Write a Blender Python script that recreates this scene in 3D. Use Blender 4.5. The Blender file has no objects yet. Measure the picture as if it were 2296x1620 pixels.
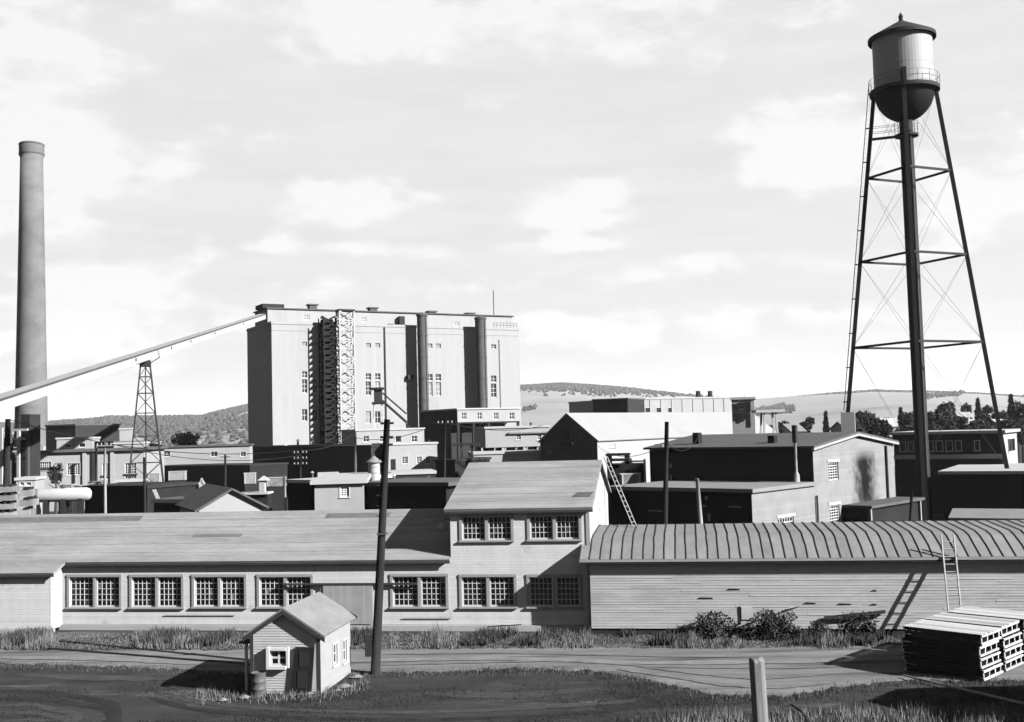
import bpy, math, random
from mathutils import Matrix, Vector
random.seed(7)
R = math.radians
COL = bpy.context.scene.collection
SC = bpy.context.scene

# ---------------------------------------------------------------- camera
H = 9.5                                   # camera height above the yard
F = 2450.0                                # focal length in pixels of a 2296 px wide print
PITCH, ROLL = R(3.6), R(-1.5)
CAMM = Matrix.Rotation(math.pi/2 + PITCH, 4, 'X') @ Matrix.Rotation(ROLL, 4, 'Z')
C0 = Vector((0, 0, H))
cd = bpy.data.cameras.new('camera'); cam = bpy.data.objects.new('camera', cd); COL.objects.link(cam)
cam.matrix_world = Matrix.Translation(C0) @ CAMM
cd.sensor_width = 36; cd.lens = 36*F/2296; cd.clip_start = .2; cd.clip_end = 20000
SC.camera = cam

# ---------------------------------------------------------------- light
SUN_S, SUN_EL = 27.0, 28.0                # sun stands to the right, 27 deg towards the viewer
sv = Vector((math.cos(R(SUN_S))*math.cos(R(SUN_EL)), -math.sin(R(SUN_S))*math.cos(R(SUN_EL)), math.sin(R(SUN_EL))))
sl = bpy.data.lights.new('sun', 'SUN'); sl.energy = 5.0; sl.angle = R(.5); sl.color = (1, 1, 1)
so = bpy.data.objects.new('sun', sl); COL.objects.link(so)
so.rotation_euler = (-sv).to_track_quat('-Z', 'Y').to_euler(); so.location = (60, -30, 80)
SC.view_settings.view_transform = 'Standard'; SC.view_settings.look = 'None'
SC.view_settings.gamma = 1; SC.view_settings.use_curve_mapping = False
SC.view_settings.exposure = 3.0
SKY = .05
ALB = .258                                 # scales every base colour down to deepen the shadows

def ray(u, v):
    d = CAMM.to_3x3() @ Vector(((u-1148)/F, -(v-810)/F, -1)); return d
def at(u, v, Y):
    d = ray(u, v); return C0 + d*(Y/d.y)
def gnd(u, v, z=0.0):
    d = ray(u, v); return C0 + d*((z-H)/d.z)

w = bpy.data.worlds.new('World'); SC.world = w; w.use_nodes = True
def build_world():
    nt = w.node_tree; N = nt.nodes; L = nt.links; N.clear()
    out = N.new('ShaderNodeOutputWorld'); bg = N.new('ShaderNodeBackground'); L.new(bg.outputs[0], out.inputs[0])
    sky = N.new('ShaderNodeTexSky'); sky.sky_type = 'NISHITA'; sky.sun_disc = False
    sky.sun_elevation = R(SUN_EL); sky.sun_rotation = math.atan2(sv.x, sv.y)
    sky.air_density = 1.0; sky.dust_density = .6; sky.ozone_density = 1.0
    def m(op, a, b=None, c=None):
        n = N.new('ShaderNodeMath'); n.operation = op
        for i, x in enumerate((a, b, c)):
            if x is None: continue
            if isinstance(x, (int, float)): n.inputs[i].default_value = x
            else: L.new(x, n.inputs[i])
        return n.outputs[0]
    sp = N.new('ShaderNodeSeparateColor'); L.new(sky.outputs[0], sp.inputs[0])
    base = m('ADD', m('MULTIPLY', sp.outputs[0], .70), m('MULTIPLY', sp.outputs[1], .18))   # panchromatic film behind an orange filter
    tc = N.new('ShaderNodeTexCoord'); nv = N.new('ShaderNodeVectorMath'); nv.operation = 'NORMALIZE'
    L.new(tc.outputs['Generated'], nv.inputs[0])
    sx = N.new('ShaderNodeSeparateXYZ'); L.new(nv.outputs[0], sx.inputs[0])
    az = m('ARCTAN2', sx.outputs[0], sx.outputs[1]); el = m('ARCSINE', sx.outputs[2])
    def noise(scale, stretch, det=6, ro=.55):
        mp = N.new('ShaderNodeMapping'); mp.inputs['Scale'].default_value = stretch; L.new(nv.outputs[0], mp.inputs[0])
        n = N.new('ShaderNodeTexNoise'); n.inputs['Scale'].default_value = scale; n.inputs['Detail'].default_value = det
        n.inputs['Roughness'].default_value = ro; L.new(mp.outputs[0], n.inputs[0]); return n.outputs[0]
    n1 = noise(9, (1, 1, 2.6)); n2 = noise(3.2, (1, 1, 3.2), 5); n3 = noise(26, (1, 1, 1.8), 5)
    cur = None
    # banks of cloud: centre (print pixel), half width, half height, weight
    for (u, v, ru, rv, wt) in ((0, 330, 420, 420, .85), (430, 10, 200, 60, .9), (1150, 10, 900, 130, 1.0), (800, 455, 250, 60, 1.0), (1300, 460, 165, 58, 1.0),
                               (1830, 320, 220, 100, .95), (2240, 420, 300, 140, 1.0), (1450, 730, 420, 45, .9), (700, 650, 500, 40, .7),
                               (200, 700, 520, 160, .85), (2000, 800, 460, 40, .7), (1700, 590, 620, 40, .75), (1000, 560, 500, 30, .7)):
        d = ray(u, v).normalized(); a0 = math.atan2(d.x, d.y); e0 = math.asin(d.z)
        da = m('DIVIDE', m('SUBTRACT', az, a0), ru/F); de = m('DIVIDE', m('SUBTRACT', el, e0), rv/F)
        q = m('SUBTRACT', 1.0, m('ADD', m('MULTIPLY', da, da), m('MULTIPLY', de, de)))
        q = m('MULTIPLY', m('MAXIMUM', m('MULTIPLY', m('ADD', q, .55), .645), 0.0), wt)
        cur = q if cur is None else m('MAXIMUM', cur, q)
    every = m('MULTIPLY', m('SUBTRACT', n2, .5), 2.2)           # fair weather cloud all round the sky
    cov = m('MAXIMUM', cur, every)
    nn = m('ADD', m('MULTIPLY', m('SUBTRACT', n1, .5), 2.3), m('MULTIPLY', m('SUBTRACT', n3, .5), 1.3))
    k = m('ADD', cov, nn)
    mr = N.new('ShaderNodeMapRange'); mr.interpolation_type = 'SMOOTHSTEP'; L.new(k, mr.inputs[0])
    mr.inputs[1].default_value = .38; mr.inputs[2].default_value = 1.0
    cl = m('MULTIPLY', mr.outputs[0], .92)
    # cloud brightness follows the sky light, softly modelled
    n4 = noise(7, (1, 1, 7), 6, .62)
    veil = m('ADD', 1.0, m('MULTIPLY', m('SUBTRACT', n4, .5), .24))                    # thin streaky veil
    base = m('MULTIPLY', m('MINIMUM', m('MULTIPLY', base, 1.45), 1.92), veil)           # even brightness low in the sky
    cb = m('ADD', m('MULTIPLY', base, .35), m('ADD', 1.66, m('MULTIPLY', m('SUBTRACT', n1, .5), 1.0)))
    v = m('ADD', m('MULTIPLY', base, m('SUBTRACT', 1.0, cl)), m('MULTIPLY', cb, cl))
    v = m('MINIMUM', v, 2.25)
    L.new(v, bg.inputs[0]); bg.inputs[1].default_value = SKY
build_world()

# ---------------------------------------------------------------- materials (a black and white print: greys only)
MATS = {}
def mat(name, v, var=.18, sc=1.2, rough=.9, boards=0, axis=2, bv=.18, bump=.0, fine=18, stretch=(1, 1, 1), spec=.03, metal=0, blotch=0, blotch_v=.5, blotch_sc=.6, blotch_th=.6, bstretch=(1, 1, 1), per=0):
    if name in MATS: return MATS[name]
    M = bpy.data.materials.new(name); M.use_nodes = True; MATS[name] = M
    nt = M.node_tree; N = nt.nodes; L = nt.links; b = N['Principled BSDF']
    def m(op, a, c=None):
        n = N.new('ShaderNodeMath'); n.operation = op
        for i, x in enumerate((a, c)):
            if x is None: continue
            if isinstance(x, (int, float)): n.inputs[i].default_value = x
            else: L.new(x, n.inputs[i])
        return n.outputs[0]
    tc = N.new('ShaderNodeTexCoord'); oi = N.new('ShaderNodeObjectInfo')
    ad = N.new('ShaderNodeVectorMath'); ad.operation = 'MULTIPLY_ADD'       # so that copies do not repeat one pattern
    L.new(oi.outputs['Location'], ad.inputs[0]); ad.inputs[1].default_value = (.73, .41, .57); L.new(tc.outputs['Object'], ad.inputs[2])
    def noise(scale, st=(1, 1, 1), det=5, ro=.6):
        mp = N.new('ShaderNodeMapping'); mp.inputs['Scale'].default_value = st; L.new(ad.outputs[0], mp.inputs[0])
        n = N.new('ShaderNodeTexNoise'); n.inputs['Scale'].default_value = scale; n.inputs['Detail'].default_value = det
        n.inputs['Roughness'].default_value = ro; L.new(mp.outputs[0], n.inputs[0]); return n.outputs[0]
    n1 = noise(sc, stretch); n2 = noise(fine, stretch, 3)
    f = m('ADD', 1.0, m('ADD', m('MULTIPLY', m('SUBTRACT', n1, .5), var*3.2), m('MULTIPLY', m('SUBTRACT', n2, .5), var*2.0)))
    if per: f = m('ADD', f, m('MULTIPLY', m('SUBTRACT', oi.outputs['Random'], .5), per))
    hgt = m('MULTIPLY', n2, .3)
    if boards:
        s = N.new('ShaderNodeSeparateXYZ'); L.new(tc.outputs['Object'], s.inputs[0])
        q = m('DIVIDE', s.outputs[axis], boards)
        wn = N.new('ShaderNodeTexWhiteNoise'); wn.noise_dimensions = '1D'; L.new(m('FLOOR', q), wn.inputs['W'])
        f = m('ADD', f, m('MULTIPLY', m('SUBTRACT', wn.outputs[0], .5), bv))
        hgt = m('ADD', hgt, m('MULTIPLY', m('SUBTRACT', 1.0, m('FRACT', q)), 1.0))
    if blotch:
        n3 = noise(blotch_sc, bstretch, 4, .65)
        mr = N.new('ShaderNodeMapRange'); mr.interpolation_type = 'SMOOTHSTEP'; L.new(n3, mr.inputs[0])
        mr.inputs[1].default_value = blotch_th; mr.inputs[2].default_value = blotch_th+.12
        mr.inputs[3].default_value = 1.0; mr.inputs[4].default_value = 1-blotch*(1-blotch_v)
        f = m('MULTIPLY', f, mr.outputs[0])
    val = m('MULTIPLY', m('MAXIMUM', f, .15), v*ALB)
    L.new(val, b.inputs['Base Color'])
    b.inputs['Roughness'].default_value = rough; b.inputs['Metallic'].default_value = metal
    b.inputs['Specular IOR Level'].default_value = spec
    if bump:
        bp = N.new('ShaderNodeBump'); bp.inputs['Strength'].default_value = bump; bp.inputs['Distance'].default_value = .03
        L.new(hgt, bp.inputs['Height']); L.new(bp.outputs[0], b.inputs['Normal'])
    return M
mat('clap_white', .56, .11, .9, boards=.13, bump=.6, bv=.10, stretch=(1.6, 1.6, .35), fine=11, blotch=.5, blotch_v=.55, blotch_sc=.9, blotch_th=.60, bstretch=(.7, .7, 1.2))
mat('clap_lap', .44, .22, 1.1, fine=14, stretch=(.35, .35, 2.4), blotch=.4, blotch_v=.6, blotch_sc=.7, blotch_th=.56, bstretch=(.3, .3, 2))
mat('clap_weathered', .33, .22, 1.1, boards=.14, bump=.9, bv=.50, stretch=(.35, .35, 2.4), fine=14, blotch=.5, blotch_v=.55, blotch_sc=.7, blotch_th=.56, bstretch=(.3, .3, 2))
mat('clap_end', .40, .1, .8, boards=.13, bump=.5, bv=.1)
mat('trim_grey', .34, .12, 2); mat('trim_white', .55, .08, 2); mat('trim_dark', .05, .2, 3)
mat('sash_white', .66, .05, 3)
mat('glass', .012, .3, 1.5, rough=.22, spec=.35)
mat('roof_shingle', .265, .30, .9, boards=.22, axis=1, bump=.25, bv=.12, stretch=(.25, 1, 1), fine=9, blotch=.5, blotch_v=.55, blotch_sc=.35, blotch_th=.57, bstretch=(.5, 1.3, 1))
mat('roof_felt', .215, .2, 1.6, stretch=(1, .5, 1), fine=14, blotch=.35, blotch_v=.6, blotch_sc=.6, blotch_th=.6, per=.22)
mat('roof_batten', .07, .3, 3); mat('gallery_paint', .40, .06, .3); mat('gallery_roof', .3, .06, .3); mat('bowl_dark', .012, .2, 1, rough=.8, spec=.03); mat('pane_dusty', .07, .4, 2, rough=.4); mat('pane_board', .22, .3, 2); mat('lumber_grey', .26, .25, 2, per=.6)
mat('roof_dark', .10, .2, .8); mat('roof_pale', .42, .1, .5); mat('roof_mid', .22, .14, .6)
mat('wall_white', .34, .10, .35, fine=4, blotch=.3, blotch_v=.6, blotch_sc=.25, blotch_th=.6)
mat('wall_concrete', .34, .07, .5, fine=3, stretch=(2.2, 2.2, .12), blotch=.25, blotch_v=.75, blotch_sc=.12, blotch_th=.55, bstretch=(1, 1, .3))
mat('wall_pale', .34, .08, .4, fine=4)
mat('wall_dark', .035, .25, .6, fine=5); mat('wall_black', .022, .25, .6, fine=5)  # plain near-black wall colours
mat('barn_board', .075, .22, .6, boards=.3, axis=0, bump=.4, bv=.35)
mat('plank_door', .30, .14, 1.5, boards=.14, axis=0, bump=.4, bv=.18, blotch=.4, blotch_v=.6, blotch_sc=.8)
mat('chimney_brick', .155, .3, .35, boards=.4, bv=.05, fine=6, blotch=.3, blotch_v=.6, blotch_sc=.2)
mat('steel_dark', .028, .25, 1.5, rough=.75, spec=.05); mat('steel_grey', .08, .2, 1.5, rough=.75)
mat('tank_paint', .30, .10, .5, rough=.6, spec=.1, stretch=(1, 1, .4), blotch=.3, blotch_v=.7, blotch_sc=.4)
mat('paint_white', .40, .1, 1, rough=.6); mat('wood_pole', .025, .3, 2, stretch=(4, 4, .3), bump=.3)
mat('wood_bleached', .42, .25, 2.2, stretch=(5, 5, .35), bump=.5); mat('wood_crate', .50, .2, 3, per=.5)
mat('post_wood', .2, .5, 3, stretch=(7, 7, .25), fine=30, bump=.9, blotch=1, blotch_v=.2, blotch_sc=2.2, blotch_th=.60, bstretch=(6, 6, .35)); mat('pole_pale', .3, .25, 2); mat('tree_bark', .06, .3, 3); mat('leaf_dark', .04, .4, .5); mat('leaf_mid', .06, .4, .5)
mat('leaf_bush', .06, .5, 2); mat('grass_pale', .17, .5, .35, fine=3); mat('grass_dark', .03, .5, .5, fine=3)
mat('grass_bank', .10, .5, .5, fine=3)
mat('concrete', .42, .12, .8); mat('stone', .22, .3, 3, bump=.4); mat('barrel', .09, .2, 2, rough=.6, spec=.1)
mat('wire', .03, .1, 1)

def brick_streak(name, v, sy, sw, sz0, sz1):
    """pale brick with fine courses and one dark vertical streak"""
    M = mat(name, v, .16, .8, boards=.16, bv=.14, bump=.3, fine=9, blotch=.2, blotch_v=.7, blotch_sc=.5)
    nt = M.node_tree; N = nt.nodes; L = nt.links; b = N['Principled BSDF']
    src = b.inputs['Base Color'].links[0].from_socket
    tc = N.new('ShaderNodeTexCoord'); s = N.new('ShaderNodeSeparateXYZ'); L.new(tc.outputs['Object'], s.inputs[0])
    def m(op, a, c=None):
        n = N.new('ShaderNodeMath'); n.operation = op
        for i, x in enumerate((a, c)):
            if x is None: continue
            if isinstance(x, (int, float)): n.inputs[i].default_value = x
            else: L.new(x, n.inputs[i])
        return n.outputs[0]
    ns = N.new('ShaderNodeTexNoise'); ns.inputs['Scale'].default_value = 1.3; ns.inputs['Detail'].default_value = 6; L.new(tc.outputs['Object'], ns.inputs[0])
    dy = m('ABSOLUTE', m('ADD', m('SUBTRACT', s.outputs[1], sy), m('MULTIPLY', m('SUBTRACT', ns.outputs[0], .5), sw*1.1)))
    q = N.new('ShaderNodeMapRange'); q.interpolation_type = 'SMOOTHSTEP'; L.new(dy, q.inputs[0])
    q.inputs[1].default_value = sw; q.inputs[2].default_value = sw*.1; q.inputs[3].default_value = 0; q.inputs[4].default_value = .97
    z = N.new('ShaderNodeMapRange'); z.interpolation_type = 'SMOOTHSTEP'; L.new(s.outputs[2], z.inputs[0])
    z.inputs[1].default_value = sz1; z.inputs[2].default_value = sz1-1.2
    z2 = N.new('ShaderNodeMapRange'); z2.interpolation_type = 'SMOOTHSTEP'; L.new(s.outputs[2], z2.inputs[0])
    z2.inputs[1].default_value = sz0-1.5; z2.inputs[2].default_value = sz0+1
    f = m('SUBTRACT', 1.0, m('MULTIPLY', m('MULTIPLY', q.outputs[0], z.outputs[0]), z2.outputs[0]))
    L.new(m('MULTIPLY', src, f), b.inputs['Base Color'])
    return M

# ---------------------------------------------------------------- mesh helpers
class MB:
    def __init__(s): s.v = []; s.f = []
    def quad(s, *p):
        i = len(s.v); s.v += [tuple(x) for x in p]; s.f.append(tuple(range(i, i+len(p))))
    def box(s, x0, x1, y0, y1, z0, z1):
        i = len(s.v)
        s.v += [(x0, y0, z0), (x1, y0, z0), (x1, y1, z0), (x0, y1, z0), (x0, y0, z1), (x1, y0, z1), (x1, y1, z1), (x0, y1, z1)]
        s.f += [tuple(i+k for k in q) for q in ((0, 3, 2, 1), (4, 5, 6, 7), (0, 1, 5, 4), (1, 2, 6, 5), (2, 3, 7, 6), (3, 0, 4, 7))]
        return s
    def bar(s, p, q, wd, hd=None, up=(0, 0, 1)):
        p = Vector(p); q = Vector(q); d = (q-p).normalized(); hd = hd or wd
        u = Vector(up)
        if abs(d.dot(u)) > .95: u = Vector((0, 1, 0))
        a = d.cross(u).normalized(); b = a.cross(d).normalized(); i = len(s.v)
        for e in (p, q):
            for (x, y) in ((-1, -1), (1, -1), (1, 1), (-1, 1)): s.v.append(tuple(e + a*x*wd/2 + b*y*hd/2))
        s.f += [tuple(i+k for k in f) for f in ((0, 1, 2, 3), (7, 6, 5, 4), (0, 4, 5, 1), (1, 5, 6, 2), (2, 6, 7, 3), (3, 7, 4, 0))]
        return s
    def tube(s, pts, rads, n=8, caps=True):
        pts = [Vector(p) for p in pts]; i0 = len(s.v); k = len(pts)
        if not isinstance(rads, (list, tuple)): rads = [rads]*k
        for j, p in enumerate(pts):
            d = (pts[min(j+1, k-1)]-pts[max(j-1, 0)]).normalized(); u = Vector((0, 0, 1)) if abs(d.z) < .9 else Vector((1, 0, 0))
            a = d.cross(u).normalized(); b = d.cross(a)
            for t in range(n):
                an = 2*math.pi*t/n; s.v.append(tuple(p + (a*math.cos(an)+b*math.sin(an))*rads[j]))
        for j in range(k-1):
            for t in range(n):
                s.f.append((i0+j*n+t, i0+j*n+(t+1) % n, i0+(j+1)*n+(t+1) % n, i0+(j+1)*n+t))
        if caps: s.f.append(tuple(i0+t for t in range(n))); s.f.append(tuple(i0+(k-1)*n+t for t in reversed(range(n))))
        return s
    def lathe(s, prof, cx=0, cy=0, n=32, a0=0):
        i0 = len(s.v)
        for (r, z) in prof:
            for t in range(n):
                an = a0+2*math.pi*t/n; s.v.append((cx+r*math.cos(an), cy+r*math.sin(an), z))
        for j in range(len(prof)-1):
            for t in range(n):
                s.f.append((i0+j*n+t, i0+j*n+(t+1) % n, i0+(j+1)*n+(t+1) % n, i0+(j+1)*n+t))
        return s
    def slab(s, pts, t, d=None):
        """polygon thickened downwards along its normal (or along d)"""
        pts = [Vector(p) for p in pts]; n = (pts[1]-pts[0]).cross(pts[2]-pts[0]).normalized()
        if n.z < 0 and d is None: n = -n
        o = -n*t if d is None else Vector(d)*t
        i = len(s.v); k = len(pts); s.v += [tuple(p) for p in pts] + [tuple(p+o) for p in pts]
        s.f.append(tuple(i+j for j in range(k))); s.f.append(tuple(i+k+j for j in reversed(range(k))))
        for j in range(k): s.f.append((i+j, i+k+j, i+k+(j+1) % k, i+(j+1) % k))
        return s
    def build(s, name, m, parent=None, smooth=False, loc=None):
        me = bpy.data.meshes.new(name); me.from_pydata(s.v, [], s.f); me.update()
        me.materials.append(MATS[m] if isinstance(m, str) else m)
        if smooth:
            me.polygons.foreach_set('use_smooth', [True]*len(me.polygons))
        o = bpy.data.objects.new(name, me); COL.objects.link(o)
        if parent: o.parent = parent
        if loc is not None: o.location = loc
        return o
def fix_normals(o):
    import bmesh
    bm = bmesh.new(); bm.from_mesh(o.data); bmesh.ops.recalc_face_normals(bm, faces=bm.faces); bm.to_mesh(o.data); bm.free(); return o
def tag(o, label, cat, group=None):
    o['label'] = label; o['category'] = cat
    if group: o['group'] = group
    return o
def struct(o): o['kind'] = 'structure'; return o
def stuff(o, label=None, cat=None):
    o['kind'] = 'stuff'
    if label: o['label'] = label; o['category'] = cat
    return o
UNIT = MB().box(-.5, .5, -.5, .5, -.5, .5)
PM = {}
def piece(name, m, parent, loc, size, rot=None):
    """a small box part; alike pieces share one unit mesh per material"""
    if (name, m) not in PM:
        me = bpy.data.meshes.new(name); me.from_pydata(UNIT.v, [], UNIT.f); me.update(); me.materials.append(MATS[m]); PM[(name, m)] = me
    o = bpy.data.objects.new(name, PM[(name, m)]); COL.objects.link(o); o.parent = parent; o.location = loc; o.scale = size
    if rot: o.rotation_euler = rot
    return o

class Fr:
    """a thing's own axes: a runs along its front (to the right), b goes back, z up"""
    def __init__(s, name, X, Y, theta, label, cat, z=0, group=None):
        s.o = bpy.data.objects.new(name, None); COL.objects.link(s.o); s.o.empty_display_size = .5
        t = R(theta); s.A = Vector((math.cos(t), -math.sin(t), 0)); s.B = Vector((math.sin(t), math.cos(t), 0)); s.O = Vector((X, Y, z))
        s.o.location = s.O; s.o.rotation_euler = (0, 0, -t); tag(s.o, label, cat, group)
    def loc(s, P): d = P-s.O; return (d.dot(s.A), d.dot(s.B), d.z)
    def world(s, a, b, z): return s.O + s.A*a + s.B*b + Vector((0, 0, z))
    def hit(s, u, v, b=0.0):
        d = ray(u, v); t = (b-(C0-s.O).dot(s.B))/d.dot(s.B); P = C0+d*t; l = s.loc(P); return l[0], l[2]
    def hita(s, u, v, a):
        d = ray(u, v); t = (a-(C0-s.O).dot(s.A))/d.dot(s.A); P = C0+d*t; l = s.loc(P); return l[1], l[2]
    def rect(s, u0, v0, u1, v1, b=0.0):
        um = (u0+u1)/2; vm = (v0+v1)/2
        return s.hit(u0, vm, b)[0], s.hit(u1, vm, b)[0], s.hit(um, v1, b)[1], s.hit(um, v0, b)[1]
    def recta(s, u0, v0, u1, v1, a):
        um = (u0+u1)/2; vm = (v0+v1)/2
        return s.hita(u0, vm, a)[0], s.hita(u1, vm, a)[0], s.hita(um, v1, a)[1], s.hita(um, v0, a)[1]

def wall(mb, axis, pos, inw, l0, l1, z0, z1, holes=(), t=.14):
    """one wall face in plane b=pos (axis 'f') or a=pos (axis 's') with real openings; inw is the inward sign"""
    def P(l, z, d=0): return (l, pos+inw*d, z) if axis == 'f' else (pos+inw*d, l, z)
    ls = sorted(set([l0, l1]+[x for h in holes for x in h[:2]])); zs = sorted(set([z0, z1]+[x for h in holes for x in h[2:4]]))
    ls = [x for x in ls if l0-1e-6 <= x <= l1+1e-6]; zs = [x for x in zs if z0-1e-6 <= x <= z1+1e-6]
    for i in range(len(ls)-1):
        for j in range(len(zs)-1):
            cl = (ls[i]+ls[i+1])/2; cz = (zs[j]+zs[j+1])/2
            if any(h[0] < cl < h[1] and h[2] < cz < h[3] for h in holes): continue
            mb.quad(P(ls[i], zs[j]), P(ls[i+1], zs[j]), P(ls[i+1], zs[j+1]), P(ls[i], zs[j+1]))
    for (a, b, c, d) in [h[:4] for h in holes]:
        mb.quad(P(a, c), P(a, d), P(a, d, t), P(a, c, t)); mb.quad(P(b, c), P(b, d), P(b, d, t), P(b, c, t))
        mb.quad(P(a, c), P(b, c), P(b, c, t), P(a, c, t)); mb.quad(P(a, d), P(b, d), P(b, d, t), P(a, d, t))

def window(fr, axis, pos, inw, rc, cols, rows, sash='sash_white', casing=None, cw=.09, rec=.09, fw=.05, mw=.022, sill=True, glass='glass', panes=True, mull=False):
    """window: sash with its glazing bars in the opening, panes as pieces of their own"""
    l0, l1, z0, z1 = rc
    def bx(mb, a, b, c, d, d0, d1):
        y0, y1 = sorted((pos+inw*d0, pos+inw*d1))
        if axis == 'f': mb.box(a, b, y0, y1, c, d)
        else: mb.box(y0, y1, a, b, c, d)
    s = MB(); e = .004
    bx(s, l0+e, l0+fw, z0+e, z1-e, rec-.035, rec+.03); bx(s, l1-fw, l1-e, z0+e, z1-e, rec-.035, rec+.03)
    bx(s, l0+fw, l1-fw, z0+e, z0+fw*1.25, rec-.035, rec+.03); bx(s, l0+fw, l1-fw, z1-fw, z1-e, rec-.035, rec+.03)
    iw = (l1-l0-2*fw)/cols; ih = (z1-z0-2.25*fw)/rows
    for i in range(1, cols): x = l0+fw+i*iw; bx(s, x-mw/2, x+mw/2, z0+fw, z1-fw, rec-.02, rec+.02)
    for j in range(1, rows): z = z0+fw*1.25+j*ih; bx(s, l0+fw, l1-fw, z-mw/2, z+mw/2, rec-.017, rec+.017)
    wo = s.build('window', sash, fr.o)
    if panes:
        for i in range(cols):
            for j in range(rows):
                l = l0+fw+(i+.5)*iw; z = z0+fw*1.25+(j+.5)*ih; d = pos+inw*(rec+.005)
                tl = random.uniform(-.012, .012)
                gl = glass
                if glass == 'glass' and cols*rows > 12:
                    r_ = random.random(); gl = 'pane_board' if r_ < .012 else 'pane_dusty' if r_ < .09 else 'glass'
                if axis == 'f': piece('pane', gl, wo, (l, d, z), (iw, .006, ih), (tl, 0, random.uniform(-.012, .012)))
                else: piece('pane', gl, wo, (d, l, z), (.006, iw, ih), (0, tl, random.uniform(-.012, .012)))
    if casing:
        c = MB(); p = -.035
        bx(c, l0-cw, l0, z0, z1, p, .02); bx(c, l1, l1+cw, z0, z1, p, .02); bx(c, l0-cw, l1+cw, z1, z1+cw, p-.01, .02)
        if sill: bx(c, l0-cw*1.3, l1+cw*1.3, z0-.07, z0, p-.04, .02)
        c.build('casing', casing, wo)
    return wo
def louvre(fr, rc, m='wall_black', b=0):
    l0, l1, z0, z1 = rc
    return piece('opening', m, fr.o, ((l0+l1)/2, b+.1, (z0+z1)/2), (l1-l0, .1, z1-z0))

def bld(name, label, u0, vt, Y, theta, u1, depth, wallm='wall_white', roofm='roof_mid', cat='building', roof='flat', rise=1.0, over=.15, win=(), swin=(), lwin=(), z0=0.0, sidem=None, cols=2, rows=2, group=None, frontm=None, sash='sash_white'):
    """plain works building: front corner at print column u0 and distance Y, top at row vt, right end at column u1"""
    P = at(u0, vt, Y); fr = Fr(name, P.x, P.y, theta, label, cat, 0, group)
    zt = P.z; a1 = fr.hit(u1, vt)[0]; D = depth
    holes = [fr.rect(*q[:4]) for q in win]; mb = MB()
    wall(mb, 'f', 0, 1, 0, a1, z0, zt, holes)
    if frontm: mb.build('front_wall', frontm, fr.o); mb = MB()
    sh = [fr.recta(*q[:4], a1) for q in swin]
    wall(mb, 's', a1, -1, 0, D, z0, zt, sh); wall(mb, 's', 0, 1, 0, D, z0, zt); wall(mb, 'f', D, -1, 0, a1, z0, zt)
    if roof == 'gable_b':
        for b in (0, D): mb.quad((0, b, zt), (a1, b, zt), (a1/2, b, zt+rise))
    if roof == 'gable_a':
        for a in (0, a1): mb.quad((a, 0, zt), (a, D, zt), (a, D/2, zt+rise))
    if z0 > .1: mb.quad((0, 0, z0), (a1, 0, z0), (a1, D, z0), (0, D, z0))
    mb.build('wall', wallm, fr.o)
    for q, h in zip(win, holes):
        window(fr, 'f', 0, 1, h, q[4] if len(q) > 4 else cols, q[5] if len(q) > 5 else rows, sash, casing='trim_white', cw=.07, mw=.05, fw=.09)
    for q, h in zip(swin, sh):
        window(fr, 's', a1, -1, h, q[4] if len(q) > 4 else cols, q[5] if len(q) > 5 else rows, sash, casing='trim_white', cw=.07, mw=.05, fw=.09)
    o = over
    if roof == 'flat':
        m2 = MB().box(-o, a1+o, -o, D+o, zt+.003, zt+.28); m2.build('roof', roofm, fr.o)
    elif roof == 'gable_b':
        k = rise/(a1/2)
        for s in (0, 1):
            m2 = MB()
            e = -o if s == 0 else a1+o; ze = zt-k*o
            m2.slab([(e, -o, ze+.15), (a1/2, -o, zt+rise+.15), (a1/2, D+o, zt+rise+.15), (e, D+o, ze+.15)], .14); m2.build('roof_slope', roofm, fr.o)
    elif roof == 'gable_a':
        k = rise/(D/2)
        for s in (0, 1):
            m2 = MB(); e = -o if s == 0 else D+o; ze = zt-k*o
            m2.slab([(-o, e, ze+.15), (a1+o, e, ze+.15), (a1+o, D/2, zt+rise+.15), (-o, D/2, zt+rise+.15)], .14); m2.build('roof_slope', roofm, fr.o)
    fr.zt = zt; fr.a1 = a1; fr.D = D
    return fr

def lapped(fr, name, m, a0, a1, z0, z1, b, step, out, holes=(), gable=None, cut=0, jit=0.0):
    """lapped boards as real courses: each board leans out at its foot and throws its own thin shadow"""
    mb = MB(); z = z0
    while z < z1-.01:
        zt = min(z+step, z1); l, r = a0, a1
        if gable and z > gable[0]:
            k = min(1, (zt-gable[0])/(gable[1]-gable[0])); h = (a1-a0)/2*k; l, r = a0+h, a1-h
            if r-l < .05: break
        segs = [(l, r)]
        for (p, q, c, d) in holes:
            if c < (z+zt)/2 < d: segs = [x for (s, e) in segs for x in ((s, min(e, p)), (max(s, q), e)) if x[1]-x[0] > .01]
        fin = []
        for (s, e) in segs:
            if not cut: fin.append((s, e)); continue
            x = s
            while x < e-.01: n = min(e, x+random.uniform(.5, 1.3)*cut); fin.append((x, n)); x = n
        for (s, e) in fin:
            o = out*random.uniform(1-jit, 1+jit); zz = z+random.uniform(-.012, .006)*jit
            mb.quad((s, b-o, zz), (e, b-o, zz), (e, b-.002, zt+.01), (s, b-.002, zt+.01)); mb.quad((s, b, zz), (e, b, zz), (e, b-o, zz), (s, b-o, zz))
        z += step
    o = mb.build(name, m, fr.o); o['kind'] = 'stuff'; return o

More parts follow.
